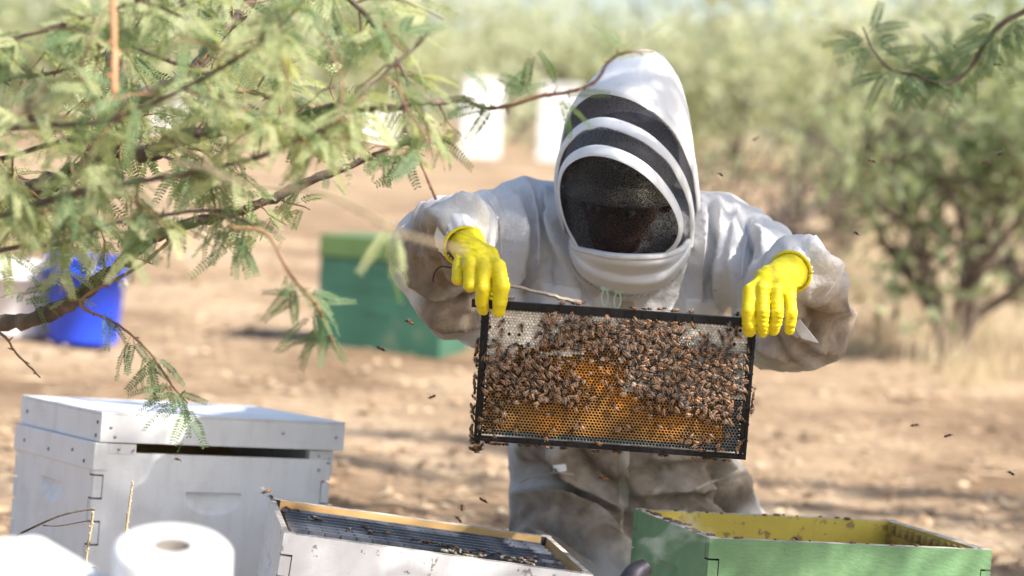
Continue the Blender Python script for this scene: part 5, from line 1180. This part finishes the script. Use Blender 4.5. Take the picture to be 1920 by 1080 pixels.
# ------------------------------------------------------------------ background trees, shrubs, dry grass
def bg_tree(name, label, cat, x, y, h, r, nl, ls, seed, mat, trunk_r=0.07, stems=3, base=0.35, group=None, flat=0.8, lean=0.0):
    R_ = random.Random(seed); g0 = float(gz(x, y)); root = thing(name, label, cat, (x, y, g0), group=group); mb = MB(); ends = []
    for s in range(stems):
        a = 6.28 * s / stems + R_.uniform(-.6, .6); P = [(0, 0, -0.1)]; d = np.array([math.cos(a) * .45 + lean, math.sin(a) * .45, 1.0]); p = np.array([0., 0, 0]); L = h * 0.62 / 5
        for k in range(5): d = d + np.array([R_.gauss(0, .22), R_.gauss(0, .22), R_.gauss(0.02, .1)]); d /= np.linalg.norm(d); p = p + d * L; P.append(tuple(p))
        P = catmull(P, 3); mb.tube(P, np.linspace(trunk_r, trunk_r * .35, len(P)), 7); 
        for k in range(4):
            q = P[R_.randrange(len(P) // 3, len(P))]; d2 = np.array([R_.gauss(0, 1), R_.gauss(0, 1), R_.uniform(0, 1)]); d2 /= np.linalg.norm(d2); Q_ = catmull([q, q + d2 * r * .35 + np.array([0, 0, .05 * h]), q + d2 * r * .75 + np.array([0, 0, .05 * h])], 4)
            mb.tube(Q_, np.linspace(trunk_r * .4, trunk_r * .1, len(Q_)), 5); ends += [Q_[-1], Q_[len(Q_) // 2], P[-1]]
    o = mb.obj('trunk', MAT['bark'], root, True)
    if nl:
        e = np.array(ends); rg = np.random.default_rng(seed); nc = max(14, nl // 90)
        cc = np.stack([rg.normal(0, 1, nc), rg.normal(0, 1, nc), rg.normal(0, 1, nc)], 1); cc /= np.linalg.norm(cc, axis=1)[:, None]; cc *= rg.random(nc)[:, None] ** 0.45 * np.array([r, r, h * (1 - base) / 2 * flat * 1.1]); cc += np.array([lean * h * .5, 0, h * (base + (1 - base) / 2)])
        k = rg.integers(0, nc, nl); c0 = cc[k] + rg.normal(0, 1, (nl, 3)) * (r * 0.17 * (0.6 + rg.random(nc))[k])[:, None]
        a = rg.normal(size=(nl, 3)); a /= np.linalg.norm(a, axis=1)[:, None]; b_ = np.cross(a, rg.normal(size=(nl, 3))); b_ /= np.linalg.norm(b_, axis=1)[:, None]; sz = ls * rg.uniform(.6, 1.4, nl)[:, None]
        V = np.stack([c0 - a * sz, c0 + b_ * sz * .35, c0 + a * sz, c0 - b_ * sz * .35], 1).reshape(-1, 3); V[:, 2] = np.maximum(V[:, 2], 0.03); F = np.arange(4 * nl).reshape(-1, 4)
        o = link('crown', fast_mesh('crown', V, F, mat), root); tag(o, kind='stuff')
    return root
def at_ground(px_, D): 
    p = S(px_, 300, D); return p[0], p[1]
far = MAT['far_leaf']; bush = MAT['bush_leaf']
x, y = at_ground(1815, 10.5); bg_tree('leafy_bush', 'leafy multi-stemmed bush rising from straw-coloured grass', 'bush', x, y, 1.65, 0.62, 2300, 0.045, 61, bush, 0.03, 10, 0.06)
x, y = at_ground(1440, 12.5); bg_tree('bare_shrub', 'leafless dark shrub behind the beekeeper’s shoulder'.replace('’', "'"), 'shrub', x, y, 0.95, 0.6, 60, 0.03, 62, bush, 0.034, 10, 0.3)
x, y = at_ground(1330, 13.5); bg_tree('bare_shrub', 'thin leafless shrub right behind the hood', 'shrub', x, y, 1.2, 0.7, 90, 0.03, 63, bush, 0.022, 8, 0.3)
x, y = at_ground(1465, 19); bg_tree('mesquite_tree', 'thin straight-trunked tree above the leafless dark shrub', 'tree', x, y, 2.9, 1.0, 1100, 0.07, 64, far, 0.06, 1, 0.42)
x, y = at_ground(1960, 14); bg_tree('leafy_bush', 'wide pale bush behind the straw-grass bush', 'bush', x, y, 2.3, 1.1, 800, 0.06, 65, bush, 0.05, 5, 0.15)
x, y = at_ground(1600, 17); bg_tree('leafy_bush', 'low sparse bush between two leafless shrubs and the leafy one', 'bush', x, y, 1.3, 0.8, 600, 0.05, 66, bush, 0.03, 6, 0.1)
names = ['broad pale green tree behind the white hive stacks', 'pale tree above the hood', 'round light tree left of the thin-trunked tree', 'hazy tree beyond the teal hive', 'spreading tree beyond the leafy mesquite boughs', 'yellow-green tree beyond the straw grass', 'low pale tree beside the white hive stacks', 'tall light tree beyond the wide pale bush', 'rounded tree far behind the blue bucket', 'feathery tree closing the clearing behind the sprig', 'far light green tree beyond the bare shrubs', 'far pale tree filling the gap behind the beekeeper'] + ['pale tree beyond the edge of the clearing'] * 5
names[2] = 'round light tree next to the thin-trunked tree'
for k, (pxx, D, h, r) in enumerate([(760, 38, 4.3, 2.1), (1120, 40, 4.4, 2.0), (1370, 37, 3.6, 1.7), (560, 36, 3.9, 2.0), (330, 34, 3.9, 2.0), (1680, 33, 4.2, 2.0), (960, 44, 4.3, 2.2), (1900, 30, 4.6, 2.0), (60, 33, 3.0, 1.6), (1540, 42, 4.4, 2.2), (1250, 46, 4.2, 2.3), (-120, 36, 4.0, 2.2), (2150, 34, 4.2, 2.2), (2420, 36, 4.4, 2.4), (2750, 35, 4.0, 2.3), (-420, 38, 4.2, 2.3), (-760, 36, 4.0, 2.2)]):
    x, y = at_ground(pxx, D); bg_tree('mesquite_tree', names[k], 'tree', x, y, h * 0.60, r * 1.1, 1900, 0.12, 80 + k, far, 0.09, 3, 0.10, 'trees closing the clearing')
# dry grass tufts
def tuft(x, y, h, n, seed, label):
    R_ = np.random.default_rng(seed); g0 = float(gz(x, y)); V = []; F = []
    for k in range(n):
        b0 = R_.normal(0, .07, 2); d = R_.normal(0, .35, 2); hh = h * R_.uniform(.5, 1.1); w = R_.uniform(.0025, .005); c = np.array([x + b0[0], y + b0[1], g0]); s = np.array([w, 0, 0]); o = len(V)
        for i in range(4):
            u = i / 3; p = c + np.array([d[0] * hh * u * u, d[1] * hh * u * u, hh * u]); ww = s * (1 - u * .85); V += [p - ww, p + ww]
        F += [(o, o + 1, o + 3, o + 2), (o + 2, o + 3, o + 5, o + 4), (o + 4, o + 5, o + 7, o + 6)]
    o = link('dry_grass', fast_mesh('dry_grass', np.array(V), np.array(F), MAT['straw'])); tag(o, label, 'dry grass', kind='stuff')
R_ = random.Random(5)
for k in range(10):
    x, y = at_ground(R_.uniform(1660, 1980), R_.uniform(9.6, 11.8)); tuft(x, y, R_.uniform(.15, .42), 34, 300 + k, 'straw-coloured dry grass around the leafy bush')
for k in range(14):
    x, y = at_ground(R_.uniform(1250, 1650), R_.uniform(12, 20)); tuft(x, y, R_.uniform(.2, .45), 45, 340 + k, 'dry grass between the leafless shrubs')
# dry stalks by the closed hive
for pts_, r_, lab in (([(232, 1025, 4.1), (238, 985, 4.1), (243, 945, 4.1), (249, 905, 4.1)], 0.0026, 'pale seed stalk standing in front of the closed hive'), ([(160, 1060, 4.1), (166, 1020, 4.1), (172, 985, 4.1), (175, 958, 4.1)], 0.0024, 'shorter seed stalk at the corner joint of the closed hive'),
                      ([(20, 1010, 4.0), (60, 990, 4.0), (110, 968, 4.0), (150, 958, 4.0), (178, 955, 4.0)], 0.002, 'thin dark forked twig leaning across the closed hive')):
    P = catmull([S(*p) for p in pts_], 8); gd = P[0].copy(); gd[2] = 0.0; P = np.concatenate([np.linspace(gd, P[0], 8)[:-1], P]); mb = MB(); mb.tube(P, np.linspace(r_ * 1.2, r_ * .7, len(P)), 6)
    if 'seed' in lab:
        for q in range(12, len(P), 1): mb.ellipsoid(P[q] + rng.normal(0, .0016, 3), (.002, .002, .003), 5, 4)
    else:
        Pb = catmull([S(80, 985, 4.0), S(110, 986, 4.0), S(145, 980, 4.0), S(172, 975, 4.0)], 4); mb.tube(Pb, 0.0011, 5)
    tag(mb.obj('dry_stalk', MAT['straw'] if 'seed' in lab else MAT['bark'], smooth=True), lab, 'dry stalk')
# litter
n = 9000; lx_ = rng.uniform(-1, 1, n); ly_ = 4.7 + 11 * rng.random(n) ** 1.6; X = lx_ * (0.30 * ly_ + 0.3) + 0.1; Y = ly_
ang = rng.uniform(0, 6.28, n); stick = rng.random(n) < 0.35; Ls = np.where(stick, rng.uniform(.03, .13, n) + (rng.random(n) < .08) * rng.uniform(.08, .22, n), rng.uniform(.008, .034, n)); Ws = np.where(stick, rng.uniform(.002, .005, n), Ls * rng.uniform(.35, .6, n))
d = np.stack([np.cos(ang), np.sin(ang), rng.normal(0, .12, n)], 1); s = np.stack([-np.sin(ang), np.cos(ang), rng.normal(0, .3, n)], 1)
C0 = np.stack([X, Y, gz(X, Y) + gnoise(X, Y) + 0.007], 1); up_ = np.array([0, 0, 1.]) * (Ws * .8)[:, None]
V = np.stack([C0 - d * Ls[:, None], C0 + s * Ws[:, None] + up_ * .2, C0 + d * Ls[:, None], C0 - s * Ws[:, None] + up_ * .2, C0 + up_], 1).reshape(-1, 3); b5 = np.arange(n)[:, None] * 5
F = np.concatenate([b5 + np.array([0, 1, 4]), b5 + np.array([1, 2, 4]), b5 + np.array([2, 3, 4]), b5 + np.array([3, 0, 4])])
o = link('ground_litter', fast_mesh('ground_litter', V, F, MAT['litter'])); tag(o, 'twigs and dry leaves scattered over the dirt', 'litter', kind='stuff')

# ------------------------------------------------------------------ things further back
def far_hive(name, label, pxx, D, yaw, parts, L=0.508, W=0.413, dz=0.0, group=None):
    x, y = at_ground(pxx, D); root = thing(name, label, 'hive', (x, y, float(gz(x, y)) + dz), (0, 0, yaw), group); z = 0.0
    for nm, h, l, w, mt in parts:
        mb = MB(); mb.box((-l / 2, -w / 2, z + 0.001), (l / 2, w / 2, z + h - 0.001)); 
        if nm != 'lid': mb.box((-0.05, -w / 2 - 0.002, z + h * .62), (0.05, -w / 2 + 0.001, z + h * .72))
        o = mb.obj(nm, mt, root); bv = o.modifiers.new('b', 'BEVEL'); bv.width = 0.004; bv.segments = 2; z += h
    return root
fg = MAT['far_green']
far_hive('green_hive', 'teal green hive with bright green lid behind the raised sleeve', 758, 9.6, rad(-14), [('hive_body', 0.245, 0.508, 0.42, fg), ('hive_body', 0.12, 0.508, 0.42, fg), ('lid', 0.09, 0.52, 0.43, MAT['lid_green'])])
wp = MAT['white_paint']
for pxx, D, nb, lab in ((897, 33, 4, 'tall white hive stack by the low pale tree'), (1045, 33, 4, 'white hive stack half hidden by the hood'), (312, 34, 2, 'white hive seen under the mesquite boughs'), (700, 36, 2, 'lone white hive in the far clearing')):
    far_hive('white_hive', lab, pxx, D, rad(random.uniform(-25, 25)), [('hive_body', 0.245, 0.508, 0.413, wp)] * nb + [('lid', 0.07, 0.53, 0.44, wp)], group='white hives across the clearing')
def bucket(name, label, pxx, D, r, h, mat):
    x, y = at_ground(pxx, D); root = thing(name, label, 'bucket', (x, y, float(gz(x, y)) + 0.004))
    mb = MB(); mb.lathe([(0.0, 0.0), (r * .86, 0.0), (r * .87, 0.01), (r * .98, h * .8), (r * 1.05, h * .8), (r * 1.05, h * .83), (r, h * .84), (r * 1.01, h), (r * 1.05, h), (r * 1.05, h - .012), (r * .97, h - .012), (r * .85, 0.015), (0, 0.015)], 36); mb.obj('pail', mat, root, True)
    t_ = np.linspace(0, math.pi, 15); mb = MB(); mb.tube(np.stack([r * 1.04 * np.cos(t_), -r * .55 * np.sin(t_) * .9, h * .82 - r * .75 * np.sin(t_)], 1), 0.004, 6); mb.obj('wire_handle', MAT['steel'], root, True)
bucket('blue_bucket', 'bright blue plastic bucket standing on the dirt behind the white hive', 174, 9.2, 0.152, 0.33, MAT['blue_plastic'])
bucket('white_bucket', 'pale white bucket next to the blue one', 38, 9.3, 0.16, 0.28, MAT['white_plastic'])

# ------------------------------------------------------------------ pieces of parts go under their part
OWNER = {'hood': ('hood_band', 'veil_strip', 'face_veil', 'hood_collar', 'collar_piping'), 'suit': ('zipper', 'zip_pull', 'chest_pocket', 'front_placket', 'pocket_lining', 'pocket_seam', 'leg_seam', 'shoulder_seam', 'cloth_tab'), 'head': ('eye', 'iris', 'eyebrow', 'mouth', 'hair')}
part = {'hood': hood, 'suit': suit, 'head': head}
for ch in list(PERS.children):
    for own, kinds in OWNER.items():
        if ch.name.split('.')[0] in kinds: ch.parent = part[own]; ch.matrix_parent_inverse = Matrix.Identity(4)
